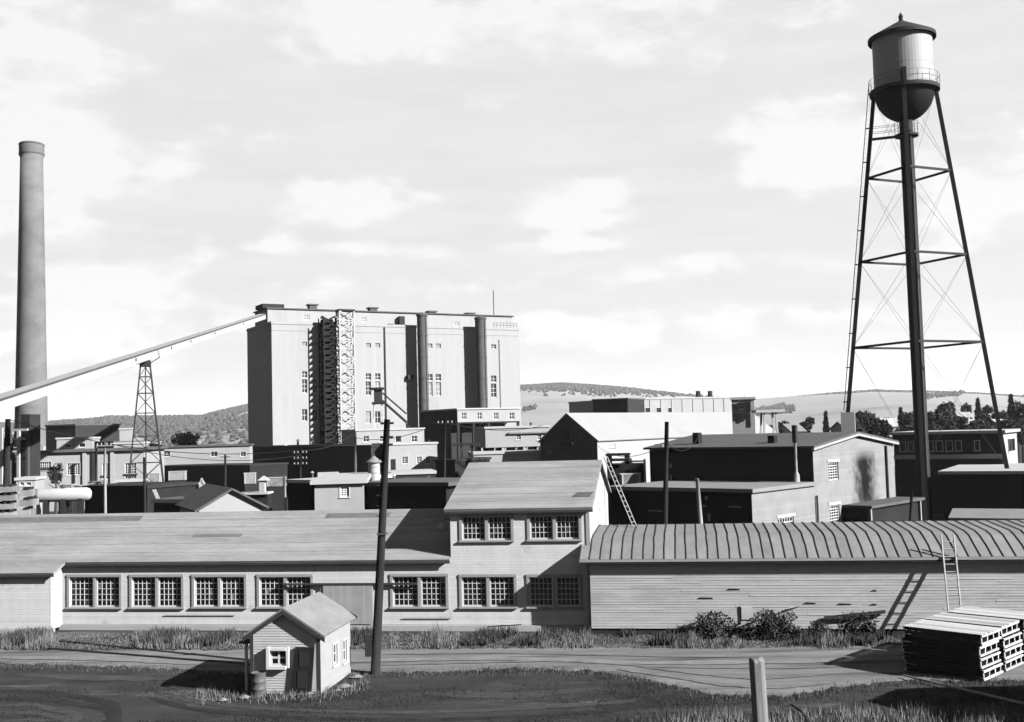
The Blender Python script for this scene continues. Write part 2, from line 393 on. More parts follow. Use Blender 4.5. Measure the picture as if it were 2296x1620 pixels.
# ---------------------------------------------------------------- ground, road, hills
def hn(x, y):
    return .5*math.sin(x*.21+1.3)*math.sin(y*.17+.4)+.3*math.sin(x*.53+y*.31)+.2*math.sin(x*1.1-y*.9+2)
def tz(x, y):
    s = max(0.0, 36-y); z = .2*s*s/(s+4)
    if y < 46: z += .05*hn(x, y)*min(1, (46-y)/4)
    return z
def axis_vals(lo, hi, step, far):
    v = []; x = lo
    while x <= hi: v.append(x); x += step
    e = hi; s = step
    while e < far: s *= 1.5; e += s; v.append(e)
    return v
xs = axis_vals(-40, 40, .8, 9000); xs = sorted(set(xs+[-x for x in xs])); ys = [-60, -30, -12, -5]+axis_vals(-2, 62, .7, 9000)
g = MB(); g.v = [(x, y, tz(x, y)) for y in ys for x in xs]; n = len(xs)
g.f = [(j*n+i, j*n+i+1, (j+1)*n+i+1, (j+1)*n+i) for j in range(len(ys)-1) for i in range(n-1)]
mat('roof_patch_felt', .14, .25, 1.5)
mat('ground', .042, .55, .9, fine=7, stretch=(.35, 1.2, 1), blotch=1, blotch_v=2.6, blotch_sc=.3, blotch_th=.56, bstretch=(.35, 1.5, 1), bump=.8)
struct(g.build('ground', 'ground', smooth=True))

def lerp_list(pts, x):
    if x <= pts[0][0]: return pts[0][1]
    for (a, b), (c, d) in zip(pts, pts[1:]):
        if x <= c: return b+(d-b)*(x-a)/(c-a)
    return pts[-1][1]
top = [(-200, 1458), (600, 1456), (1100, 1452), (1600, 1450), (2500, 1440)]
bot = [(-200, 1486), (150, 1492), (340, 1499), (560, 1515), (800, 1513), (1000, 1508), (1150, 1501), (1350, 1510), (1460, 1530), (1600, 1562), (1760, 1566), (1900, 1540), (2050, 1530), (2500, 1525)]
rd = MB(); K = 14; us = list(range(-200, 2501, 12))
for u in us:
    jt = random.uniform(-2, 2); jb = random.uniform(-4, 4)
    v0 = lerp_list(top, u)+jt; v1 = lerp_list(bot, u)+jb
    p0 = gnd(u, v0); p1 = gnd(u, v1)
    for k in range(K+1):
        p = p0.lerp(p1, k/K); e = -.03 if k in (0, K) else .025
        rd.v.append((p.x, p.y, tz(p.x, p.y)+e))
rd.f = [(i*(K+1)+k, (i+1)*(K+1)+k, (i+1)*(K+1)+k+1, i*(K+1)+k+1) for i in range(len(us)-1) for k in range(K)]
mat('gravel', .175, .55, .8, fine=9, stretch=(.12, 1.6, 1), blotch=.75, blotch_v=.4, blotch_sc=.5, blotch_th=.53, bstretch=(.12, 1.5, 1), bump=.5)
rdo = struct(rd.build('road', 'gravel', smooth=True))

# wheel tracks: shallow ribbons of mud and dust pressed into the yard
mat('mud', .028, .5, 1.5, fine=9, stretch=(1, 1, 1)); mat('dust', .06, .4, 1.2, fine=8); mat('road_rut', .165, .4, 1.0, fine=9); mat('road_dust', .2, .3, 1.0, fine=9)
GO = bpy.data.objects['ground']
def track(px, wid, m, parent, h=.012):
    pts = []
    for (u0, v0), (u1, v1) in zip(px, px[1:]):
        for k in range(10): pts.append(gnd(u0+(u1-u0)*k/10, v0+(v1-v0)*k/10))
    for _ in range(3): pts = [pts[0]]+[(a+b*2+c)/4 for a, b, c in zip(pts, pts[1:], pts[2:])]+[pts[-1]]
    mb = MB(); n = len(pts)
    for i, p in enumerate(pts):
        d = (pts[min(i+1, n-1)]-pts[max(i-1, 0)]).normalized(); s_ = Vector((-d.y, d.x, 0)); e = min(1, i/4, (n-1-i)/4); ww = wid*e*random.uniform(.75, 1.2)
        for q in (p-s_*ww/2, p+s_*ww/2): mb.v.append((q.x, q.y, tz(q.x, q.y)+h))
    mb.f = [(2*i, 2*i+1, 2*i+3, 2*i+2) for i in range(n-1)]
    return mb.build('wheel_track', m, parent)
for off in (0, 17):
    track([(-60, 1548+off), (120, 1552+off), (250, 1574+off), (262, 1610+off), (150, 1650+off)], .45, 'mud', GO)
    track([(-60, 1585+off), (80, 1580+off), (170, 1600+off), (150, 1640+off)], .5, 'dust', GO)
    track([(330, 1545+off), (420, 1570+off), (600, 1592+off), (900, 1600+off), (1300, 1585+off), (1560, 1560+off)], .4, 'mud' if off else 'dust', GO)
track([(1330, 1590), (1420, 1575), (1540, 1570), (1620, 1580)], 1.3, 'mud', GO); track([(20, 1512), (200, 1520), (420, 1524)], .8, 'dust', GO); track([(900, 1555), (1150, 1562), (1380, 1545)], .9, 'dust', GO)
track([(-60, 1476), (250, 1480), (480, 1492), (800, 1484), (1100, 1478), (1450, 1490), (1800, 1486), (2020, 1478)], .7, 'road_dust', rdo, .05)
track([(820, 1494), (1000, 1490), (1250, 1484), (1500, 1499), (1800, 1500), (2020, 1490)], .3, 'road_rut', rdo, .05); track([(850, 1470), (1100, 1466), (1400, 1472), (1700, 1478)], .3, 'road_rut', rdo, .05)
track([(1380, 1503), (1500, 1520), (1620, 1538), (1740, 1545), (1900, 1528)], .4, 'road_rut', rdo, .05); track([(1420, 1496), (1550, 1512), (1700, 1524), (1900, 1512)], .35, 'road_rut', rdo, .05)
# hills: ridge line read off the print, standing about three kilometres away
ridge_px = [(-900, 960), (-300, 952), (0, 950), (100, 946), (250, 932), (350, 936), (450, 938), (555, 912), (700, 886), (900, 872), (1165, 862), (1260, 858), (1400, 868), (1560, 884), (1700, 893),
            (1800, 885), (1960, 872), (2100, 874), (2200, 880), (2296, 888), (2600, 880), (3200, 890)]
RY = 3000.0
ridge = [(at(u, v, RY).x, at(u, v, RY).z-12) for (u, v) in ridge_px]
def hill(x, y):
    k = x*RY/max(y, 900)
    r = lerp_list(ridge, k)
    if y < RY: t = max(0, (y-650)/(RY-650)); s = t*t*(3-2*t); s = .25*t+.75*s
    else: s = max(.3, 1-(y-RY)/4000)
    bump_ = 9*math.sin(x*.004+y*.002)*math.sin(y*.0031+1)+5*math.sin(x*.011+2)*math.sin(y*.006)
    return -3 + (r+3)*s + bump_*min(1, max(0, (y-650)/600))*(.4 if y > 2700 else 1)
hx = [i*45 for i in range(-75, 76)]; hy = [640+i*60 for i in range(60)]
hm = MB(); hm.v = [(x*(y/RY)*.95, y, hill(x*(y/RY)*.95, y)) for y in hy for x in hx]; n = len(hx)
hm.f = [(j*n+i, j*n+i+1, (j+1)*n+i+1, (j+1)*n+i) for j in range(len(hy)-1) for i in range(n-1)]
mat('fields', .30, .14, .003, fine=.03, stretch=(1, 1, 1), blotch=1, blotch_v=.55, blotch_sc=.0028, blotch_th=.56, bstretch=(.6, 1.6, 1))
struct(hm.build('hills', 'fields', smooth=True))
# woods along the ridge and hedge lines on the slopes: too far away to count
wd = MB()
def far_tree(x, y, h, z=None):
    z = hill(x, y) if z is None else z; r = h*random.uniform(.5, .85); i = len(wd.v); n = 5; a0 = random.random()*6
    for k in range(n): wd.v.append((x+r*math.cos(a0+k*1.2566), y+r*math.sin(a0+k*1.2566), z+h*random.uniform(.15, .4)))
    wd.v.append((x+random.uniform(-1, 1), y, z+h)); wd.v.append((x, y, z-2))
    for k in range(n): wd.f.append((i+k, i+(k+1) % n, i+n)); wd.f.append((i+(k+1) % n, i+k, i+n+1))
for _ in range(60000):
    x = random.uniform(-1750, 1750); dense = .5+.5*math.sin(x*.004+1)
    if x < -560: yy = RY-abs(random.gauss(0, 620))
    else: yy = RY+40-abs(random.gauss(0, 110+150*dense*dense))
    if x < -560 and math.sin(x*.006+yy*.004)+math.sin(yy*.0075-x*.003+1) < -.75: continue
    far_tree(x*yy/RY, yy, random.uniform(4, 9))
for (u0, v0, u1, v1, wv, nn) in ((470, 968, 560, 950, 5, 160), (1690, 925, 1780, 918, 7, 260), (1700, 928, 1760, 912, 5, 160), (2060, 893, 2160, 882, 4, 120), (1175, 920, 1200, 915, 3, 40), (150, 966, 330, 962, 5, 220), (340, 985, 440, 985, 5, 200)):
    for _ in range(nn):
        t = random.random(); u = u0+(u1-u0)*t; v = v0+(v1-v0)*t+random.uniform(-wv, wv); d = ray(u, v)
        y = 700.0
        while y < 2950:
            P = C0+d*(y/d.y)
            if P.z < hill(P.x, P.y)+1: break
            y += 25
        if y < 2950: far_tree(P.x, P.y, random.uniform(5, 9)*max(.5, y/2500))
mat('wood_far', .07, .3, .01, fine=.1)
stuff(wd.build('distant_wood', 'wood_far'), 'dark far-off woods along the hill ridge', 'woods')

# ---------------------------------------------------------------- the long workshop wing
o = gnd(140, 1412)
fw = Fr('workshop_wing', o.x, o.y, 9, 'long one-storey white workshop with a row of many-paned windows and sliding door', 'building')
aC = fw.hit(1010, 1200)[0]; aR = fw.hit(1322, 1200)[0]
OE = .25
zE = fw.hit(600, 1258, -OE)[1]; RB = 5.0; zR = fw.hit(420, 1149, RB)[1]; kw = (zR-zE)/(RB+OE); zW = zE+kw*OE-.1
def pairs(fr, lst, off=0.0, dz=0.0):
    """twin windows: two sashes side by side within one casing"""
    out = []
    for (u0, v0, u1, v1, c, r) in lst:
        l0, l1, z0, z1 = fr.rect(u0, v0, u1, v1); mid = (l0+l1)/2
        out.append(((l0, mid-.07, z0, z1), (mid+.07, l1, z0, z1), c, r))
    return out
def put_pairs(fr, prs):
    for (A, B, c, r) in prs:
        for Q in (A, B): window(fr, 'f', 0, 1, Q, c, r, rec=.10, fw=.06, mw=.026)
        m = MB(); l0, l1, z0, z1 = A[0], B[1], A[2], A[3]; cw = .13
        m.box(l0-cw, l0, -.04, .01, z0, z1); m.box(l1, l1+cw, -.04, .01, z0, z1); m.box(A[1], B[0], -.02, .16, z0, z1)
        m.box(l0-cw, l1+cw, -.05, .01, z1, z1+cw); m.box(l0-cw-.03, l1+cw+.03, -.1, .01, z0-.08, z0)
        m.build('casing', 'trim_grey', fr.o)
pw = pairs(fw, [(156, 1294, 268, 1362, 5, 5), (296, 1294, 407, 1362, 5, 5), (436, 1294, 548, 1361, 5, 5), (582, 1294, 697, 1361, 5, 5), (881, 1293, 1000, 1361, 5, 5)])
BZ = .28
mb = MB(); wall(mb, 'f', 0, 1, 0, aC, BZ, zW, [q for p in pw for q in p[:2]], .2)
wall(mb, 's', 0, 1, 0, 2*RB, BZ, zW); wall(mb, 'f', 2*RB, -1, 0, aC, BZ, zW); mb.build('wall', 'clap_white', fw.o)
put_pairs(fw, pw)
MB().box(-.1, aC-.01, -.16, .6, -.2, BZ-.02).build('foundation', 'concrete', fw.o)
# roof: front and rear slopes as thick slabs with ragged courses
def slope(fr, a0, a1, be, ze, br, zr, m='roof_shingle', t=.13, name='roof_slope'):
    return MB().slab([(a0, be, ze), (a1, be, ze), (a1, br, zr), (a0, br, zr)], t).build(name, m, fr.o)
ANN = -9.0; pA = -fw.hita(114, 1400, 0)[0]; pA = min(max(pA, .8), 1.8)
slope(fw, .3, aC-.02, -OE, zE, RB, zR); slope(fw, .3, aC-.02, 2*RB+OE, zE, RB+.01, zR)
MB().box(.3, aC-.02, -OE+.03, -OE+.06, zE-.2, zE-.1).build('eave_board', 'trim_dark', fw.o)  # dark colour put on for the shadow under the eave
zA = zE-kw*pA
slope(fw, ANN, .28, -OE-pA, zA, RB, zR); slope(fw, ANN, .28, 2*RB+OE, zE, RB+.01, zR)
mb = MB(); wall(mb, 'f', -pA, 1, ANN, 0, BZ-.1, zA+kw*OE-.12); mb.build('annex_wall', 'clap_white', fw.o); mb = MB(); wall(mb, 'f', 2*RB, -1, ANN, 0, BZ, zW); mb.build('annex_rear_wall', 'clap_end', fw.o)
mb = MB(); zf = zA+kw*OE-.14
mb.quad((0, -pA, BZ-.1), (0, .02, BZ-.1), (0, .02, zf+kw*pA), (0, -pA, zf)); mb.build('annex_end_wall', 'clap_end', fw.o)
MB().box(ANN, -.02, -pA-.12, -pA+.4, -.2, BZ-.12).build('foundation', 'concrete', fw.o)
MB().box(ANN, .28, -OE-pA+.03, -OE-pA+.06, zA-.2, zA-.1).build('eave_board', 'trim_dark', fw.o)  # annex eave board, likewise coloured as underside shadow
# roofing laps and darker patches of newer felt
def lap(fr, a0, a1, b, ze, k, o, m='roof_shingle', wd=.05, t=.012):
    z = ze+k*(b+o); MB().slab([(a0, b, z+t), (a1, b, z+t), (a1, b+wd, z+t+k*wd), (a0, b+wd, z+t+k*wd)], t-.002).build('roofing_lap', m, fr.o)
for j in range(1, 6):
    a = ANN+.2
    while a < aC-.6:
        n_ = min(aC-.1, a+random.uniform(3, 7)); lap(fw, a+.02, n_, -OE+j*.88+random.uniform(-.03, .03), zE, kw, OE); a = n_
for (u0, u1, v, wd) in ((-30, 312, 1158, .55), (728, 872, 1160, .5), (430, 540, 1202, .3)):
    b_ = 4.1 if v < 1180 else 2.2; a0 = fw.hit(u0, v, b_)[0]; a1 = fw.hit(u1, v, b_)[0]; lap(fw, max(a0, ANN+.1), a1, b_, zE, kw, OE, 'roof_patch_felt', wd, .012)
# sliding door on its rail
d0, d1, dz0, dz1 = fw.rect(727, 1312, 838, 1416)
MB().box(d0, d1, -.14, -.06, .32, dz1).build('sliding_door', 'plank_door', fw.o)
r0, r1 = fw.hit(636, 1313)[0], fw.hit(937, 1313)[0]
MB().box(r0, r1, -.16, -.03, dz1+.01, dz1+.10).build('door_rail', 'trim_dark', fw.o)
MB().box(d0-.14, d0-.02, -.1, -.005, .9, dz1).build('door_post', 'trim_grey', fw.o)
for k, (u0, u1, v) in enumerate(((371, 529, 1379), (905, 1012, 1386))):
    a0, z0 = fw.hit(u0, v); a1, z1 = fw.hit(u1, v); MB().tube([(a0, -.05, z0), (a1, -.05, z0)], .022, 6).build('conduit', 'trim_grey', fw.o)

# ---------------------------------------------------------------- the two-storey block
P = fw.world(aC, 0, 0); WC = aR-aC
fc = Fr('workshop_block', P.x, P.y, 9, 'two-storey white gabled workshop block with upper windows, standing against the metal-ribbed shed', 'building')
zEc = fc.hit(1165, 1140, -OE)[1]; RBc = 6.2; zRc = fc.hit(1185, 1035, RBc)[1]; kc = (zRc-zEc)/(RBc+OE); zWc = zEc+kc*OE-.12
pc = pairs(fc, [(1036, 1294, 1153, 1361, 5, 5), (1187, 1294, 1300, 1361, 5, 5), (1036, 1158, 1146, 1212, 5, 4), (1188, 1156, 1298, 1210, 5, 4)])
mb = MB(); wall(mb, 'f', 0, 1, 0, WC, BZ, zWc, [q for p in pc for q in p[:2]], .2); mb.build('front_wall', 'clap_white', fc.o); put_pairs(fc, pc)
DC = 2*RBc
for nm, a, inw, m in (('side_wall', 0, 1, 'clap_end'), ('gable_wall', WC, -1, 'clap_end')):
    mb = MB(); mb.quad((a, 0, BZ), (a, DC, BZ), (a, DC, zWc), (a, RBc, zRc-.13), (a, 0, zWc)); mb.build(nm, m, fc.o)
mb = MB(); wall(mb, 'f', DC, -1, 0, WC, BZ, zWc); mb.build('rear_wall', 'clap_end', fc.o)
slope(fc, -.25, WC+.2, -OE, zEc, RBc, zRc, t=.15); slope(fc, -.25, WC+.2, DC+OE, zEc, RBc+.01, zRc, t=.15)
MB().box(-.25, WC+.2, -OE+.03, -OE+.06, zEc-.23, zEc-.12).build('eave_board', 'trim_dark', fc.o)  # block eave board coloured dark like the shadow beneath
MB().box(WC-.16, WC+.02, -.03, 0, BZ, zWc-.02).build('corner_board', 'trim_grey', fc.o)
MB().box(0, WC+1, -.16, .6, -.2, BZ-.02).build('foundation', 'concrete', fc.o)
for j in range(1, 7):
    a = -.2
    while a < WC:
        n_ = min(WC+.1, a+random.uniform(2, 5)); lap(fc, a+.02, n_, -OE+j*.9+random.uniform(-.03, .03), zEc, kc, OE); a = n_
# roof patch and drips
a, z = fc.hit(1307, 1108, 1.2); b_ = 1.3; zz = zEc+kc*(b_+OE)
MB().slab([(a-.5, b_-.25, zEc+kc*(b_-.25+OE)+.03), (a+.35, b_-.25, zEc+kc*(b_-.25+OE)+.03), (a+.5, b_+.3, zEc+kc*(b_+.3+OE)+.03), (a-.3, b_+.3, zEc+kc*(b_+.3+OE)+.03)], .02).build('roof_patch', 'roof_dark', fc.o)
# lamp on the block's left wall
bl, zl = fc.hita(985, 1185, -.5)
la = MB(); la.tube([(0, .6, zl+.35), (-.35, .6, zl+.4), (-.55, .6, zl+.2)], .03, 6); la.build('lamp_bracket', 'steel_grey', fc.o)
la = MB(); la.lathe([(.04, zl+.22), (.24, zl+.02), (.26, zl-.05), (.2, zl-.16), (.001, zl-.22)], -.55, .6, 14); la.build('lamp_shade', 'paint_white', fc.o, True)
# air vent lying on the wing's roof
# ---------------------------------------------------------------- long shed with ribbed roof
o = gnd(1326, 1424)
fb = Fr('ribbed_roof_shed', o.x, o.y, 9, 'long windowless weathered board shed under a ribbed low roof', 'building')
LB = 25.0; OV = .34
zeb = fb.hit(1500, 1254, -OV)[1]
prof = [(-OV, zeb), (.6, zeb+.40), (1.55, zeb+.74), (2.3, zeb+.86), (6.3, zeb+.98), (10.5, zeb+.5)]
mb = MB(); wall(mb, 'f', 0, 1, 0, LB, .3, zeb-.02); wall(mb, 's', 0, 1, 0, 10.2, .3, zeb+.02); wall(mb, 's', LB, -1, 0, 10.2, .3, zeb+.02); wall(mb, 'f', 10.2, -1, 0, LB, .3, zeb+.02)
for a in (0, LB): mb.quad((a, 0, zeb+.02), (a, 0, zeb+.1), (a, 1.55, zeb+.60), (a, 6.3, zeb+.82), (a, 10.2, zeb+.4), (a, 10.2, zeb+.02))
mb.build('wall', 'clap_weathered', fb.o)
lapped(fb, 'siding', 'clap_lap', .02, LB, .3, zeb-.2, -.002, .12, .014, cut=4.0, jit=.45)
MB().box(.05, LB-.05, .04, 10, -.2, .28).build('foundation', 'wall_dark', fb.o)
MB().box(-.42, LB+.3, -OV-.03, -OV, zeb-.12, zeb-.015).build('eave_board', 'trim_grey', fb.o)
MB().box(-.42, LB+.3, -OV, .0, zeb-.2, zeb-.16).build('soffit', 'trim_dark', fb.o)
SPN = .486; pan = None; ribs = []
for r in range(7):
    m = MB(); jj = [random.uniform(-.022, .022) for _ in prof]
    m.tube([(jj[i]+.0, b, z+.025) for i, (b, z) in enumerate(prof)], .019, 5)
    ribs.append(m)
rmesh = []
pm = MB()
for (b0, z0), (b1, z1) in zip(prof, prof[1:]): pm.slab([(0, b0, z0), (SPN-.006, b0, z0), (SPN-.006, b1, z1), (0, b1, z1)], .05)
i = 0; a = -.42
while a < LB+.2:
    if i == 0:
        pan = pm.build('roof_panel', 'roof_felt', fb.o); p = pan
    else:
        p = pan.copy(); COL.objects.link(p); p.parent = fb.o
    p.location = (a, 0, 0)
    if i < 7: q = ribs[i].build('roof_rib', 'roof_batten', fb.o); rmesh.append(q)
    else: q = rmesh[random.randrange(7)].copy(); COL.objects.link(q); q.parent = fb.o
    q.location = (a+random.uniform(-.02, .02), 0, 0); a += SPN; i += 1
# wear on the long wall: gaps where boards are gone, a nailed rail, a hatch outline
for (u0, v0, u1, v1) in ((1563, 1339, 1600, 1344), (1628, 1319, 1660, 1325), (1800, 1351, 1830, 1355), (1875, 1353, 1911, 1357), (1950, 1352, 1968, 1359), (1952, 1322, 1968, 1327)):
    l0, l1, z0, z1 = fb.rect(u0, v0, u1, v1); z0 = (z0+z1)/2-.03; z1 = z0+.05; MB().slab([(l0, -.032, z0), (l1, -.032, z0+.01), (l1-.08, -.032, z1), (l0+.12, -.032, z1+.02)], .01, (0, 1, 0)).build('board_gap', 'wall_black', fb.o)
l0, l1, z0, z1 = fb.rect(1657, 1360, 1687, 1400)
piece('board_gap', 'wall_black', fb.o, (l0+.04, -.025, (z0+z1)/2), (.07, .03, z1-z0)); piece('hatch', 'clap_end', fb.o, ((l0+l1)/2+.06, -.03, (z0+z1)/2+.1), (l1-l0-.1, .05, (z1-z0)*.7))
# poles and rods leaning along the wall
p0 = fb.hit(1848, 1386, -.12); p1 = fb.hit(1985, 1372, -.12)
tag(MB().bar(fb.world(p0[0], -.14, p0[1]), fb.world(p1[0], -.14, p1[1]), .12, .14).build('timber_beam', 'trim_dark'), 'dark timber beam hung low on the board shed wall behind the shrubs', 'beam')
p0 = fb.hit(1652, 1392, -.3); p1 = fb.hit(1795, 1358, -.1)
tag(MB().tube([fb.world(p0[0], -.7, 0.05), fb.world(p0[0]+1, -.45, p0[1]+.25), fb.world(p1[0], -.06, p1[1])], .03, 6).build('pipe', 'trim_grey'), 'thin grey pipe leaning up the board shed wall between two shrubs', 'pipe')

def ladder(name, label, pb, pt, wdir, wid, m, cat='ladder', rail=.05, gap=.32, group=None):
    pb = Vector(pb); pt = Vector(pt); e = bpy.data.objects.new(name, None); COL.objects.link(e); e.location = pb; tag(e, label, cat, group)
    d = pt-pb; L = d.length; wv = Vector(wdir).normalized()*wid/2
    for s in (-1, 1): MB().bar(wv*s, d+wv*s, rail, rail*1.4).build('rail', m, e)
    rm = None; k = 1; nn = int(L/gap)
    for k in range(1, nn):
        c = d*(k/nn)
        if rm is None: rm = MB().tube([-wv, wv], rail*.42, 6).build('rung', m, e); r = rm
        else: r = rm.copy(); COL.objects.link(r); r.parent = e
        r.location = c
    return e
a0 = fb.hit(2145, 1400, -1.3)[0]; a1, zt_ = fb.hit(2127, 1205, -.40)
pb = fb.world(a0, -1.35, 0); pt = fb.world(a1, OV*-1-.06, zeb); dd = (pt-pb); pt = pb+dd*1.28
ladder('ladder', 'pale wooden ladder leaning against the board shed wall above the crates', pb, pt, fb.A, .52, 'wood_bleached', rail=.055)
ab, zb_ = fb.hit(1424, 1187, 5.2)
zb = zeb+.98-.03
bt, ztt = fc.hita(1346, 1022, WC+.25)
pt = fc.world(WC+.34, 7.0, fc.hita(1348, 1028, WC+.3)[1]); pb = fb.world(ab, 5.2, zb)
ladder('ladder', 'long thin ladder rising from the ribbed roof to the gabled block', pb, pt, (fb.B+Vector((.5, 0, 0))), .38, 'pole_pale', rail=.038)

# ---------------------------------------------------------------- guard hut
o = gnd(562, 1556); fs = Fr('guard_hut', o.x, o.y, 9, 'small white clapboard guard hut with a gable roof beside the road', 'hut')
WS = fs.hit(719, 1500)[0]; DS = fs.hita(786, 1470, WS)[0]
zes = 2.25; ax = WS/2; zrs = fs.hit(638, 1364, -.19)[1]; OVS = .42
krs = (zrs-zes)/(ax)
win_r = fs.rect(608, 1458, 644, 1492); 
mb = MB(); wall(mb, 'f', 0, 1, 0, WS, 0, zes, [win_r], .15); mb.quad((0, 0, zes), (WS, 0, zes), (ax, 0, zrs-.1))
mat('clap_hut', .50, .12, 1.5, blotch=.25, blotch_v=.6, blotch_sc=1.1)
mb.build('front_wall', 'clap_hut', fs.o)
door_px = [fs.hit(u, v, -.05) for (u, v) in ((652, 1548), (699, 1550), (705.5, 1453), (663, 1451))]
lapped(fs, 'siding', 'clap_hut', .12, WS-.12, .02, zrs-.12, -.003, .095, .02, [win_r], (zes, zrs-.05))
sw = [fs.recta(746, 1444, 756, 1490, WS), fs.recta(768, 1435, 777, 1484, WS)]
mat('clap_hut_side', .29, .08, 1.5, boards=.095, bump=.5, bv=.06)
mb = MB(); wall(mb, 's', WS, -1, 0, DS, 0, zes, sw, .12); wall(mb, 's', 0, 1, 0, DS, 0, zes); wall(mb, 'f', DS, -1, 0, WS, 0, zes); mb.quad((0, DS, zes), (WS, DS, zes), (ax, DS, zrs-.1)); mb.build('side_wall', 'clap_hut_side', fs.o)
for q in sw: window(fs, 's', WS, -1, q, 1, 2, 'sash_white', casing='trim_white', cw=.06, rec=.07, fw=.04)
# boxed front window standing proud of the boards
wo = window(fs, 'f', 0, 1, win_r, 2, 2, 'sash_white', rec=-.02, fw=.05, mw=.07, sill=False)
l0, l1, z0, z1 = win_r; c = MB()
c.box(l0-.12, l0, -.2, .02, z0-.12, z1+.12); c.box(l1, l1+.1, -.12, .02, z0-.08, z1+.12); c.box(l0-.001, l1+.001, -.16, .02, z1, z1+.1); c.box(l0-.001, l1+.001, -.2, .02, z0-.12, z0); c.build('casing', 'sash_white', wo)
# crooked door
q = [fs.hit(u, v, -.05) for (u, v) in ((652, 1548), (699, 1550), (705.5, 1453), (663, 1451))]
MB().slab([(a, -.05, max(z, .02)) for (a, z) in q], .06, (0, -1, 0)).build('door', 'wall_black', fs.o)
c0 = ((q[0][0]+q[3][0])/2+.38, 1.3)
piece('door_panel', 'wall_dark', fs.o, (c0[0]+.06, -.118, 1.28), (.36, .012, .55)); piece('door_panel', 'wall_dark', fs.o, (c0[0]-.02, -.118, .55), (.36, .012, .6))
for s in (0, 1):
    e = -OVS*.55 if s == 0 else WS+OVS*.55; ze = zes-krs*OVS*.55+.06
    MB().slab([(e, -.17, ze), (ax, -.17, zrs), (ax, DS+.3, zrs), (e, DS+.3, ze)], .06).build('roof_slope', 'roof_felt', fs.o)
    f = MB(); f.slab([(e, -.19, ze-.07), (ax, -.19, zrs-.07), (ax, -.19, zrs-.24), (e, -.19, ze-.24)], .03, (0, 1, 0)); f.build('barge_board', 'trim_dark', fs.o)
    f = MB(); f.slab([(e+(.03 if s == 0 else -.03), -.15, ze-.09), (ax, -.15, zrs-.09), (ax, -.02, zrs-.09), (e+(.03 if s == 0 else -.03), -.02, ze-.09)], .03); f.build('soffit', 'trim_dark', fs.o)
for a in (.0, WS-.13): MB().box(a, a+.13, -.03, 0.01, 0, zes-.05).build('corner_board', 'trim_dark', fs.o)  # corner boards coloured dark for the shadow along the corners
MB().box(-.55, -.02, .25, .8, 1.78, 1.86).build('hood', 'trim_dark', fs.o); MB().bar((-.45, .5, 1.9), (-.04, .5, 2.1), .1).build('hood_brace', 'trim_dark', fs.o)
MB().bar((-.3, .35, 0), (-.3, .35, 1.77), .09).build('hood_post', 'sash_white', fs.o)
MB().box(.25, .5, DS*.45, DS*.45+.25, zes+.3, zrs+.55).build('flue', 'stone', fs.o) if False else None
# steel drum at its corner
p = gnd(580, 1561); dr = bpy.data.objects.new('oil_drum', None); COL.objects.link(dr); dr.location = (p.x, p.y, tz(p.x, p.y)); tag(dr, 'dark steel oil drum standing at the corner of the guard hut', 'drum')
MB().lathe([(.001, 0), (.27, 0), (.285, .02), (.27, .04), (.27, .27), (.285, .29), (.27, .31), (.27, .54), (.285, .56), (.27, .58), (.27, .83), (.285, .85), (.285, .87), (.26, .87), (.255, .83), (.001, .82)], 0, 0, 24).build('shell', 'barrel', dr, True)
MB().lathe([(.001, .845), (.04, .845), (.04, .825)], .14, .05, 10).build('bung', 'steel_dark', dr)
# loose stones round the hut
for k, (u, v, s) in enumerate(((800, 1521, .2), (772, 1544, .24), (757, 1552, .14), (548, 1567, .2), (500, 1572, .16))):
    p = gnd(u, v); m = MB(); ico = []
    for j in range(5):
        r = s*(1-abs(j-2)/2.6)
        for t in range(7): a = t*.8976; q = random.uniform(.75, 1.2); ico.append((r*q*math.cos(a)*1.3, r*q*math.sin(a), (j-1.2)*s*.22))
    m.v = ico; m.f = [(j*7+t, j*7+(t+1) % 7, j*7+7+(t+1) % 7, j*7+7+t) for j in range(4) for t in range(7)]+[tuple(range(28, 35))]
    tag(m.build('stone', 'stone', None, False, (p.x, p.y, tz(p.x, p.y)+.02)), 'pale loose fieldstone lying on the ground around the guard hut', 'stone', 'stones around the guard hut')

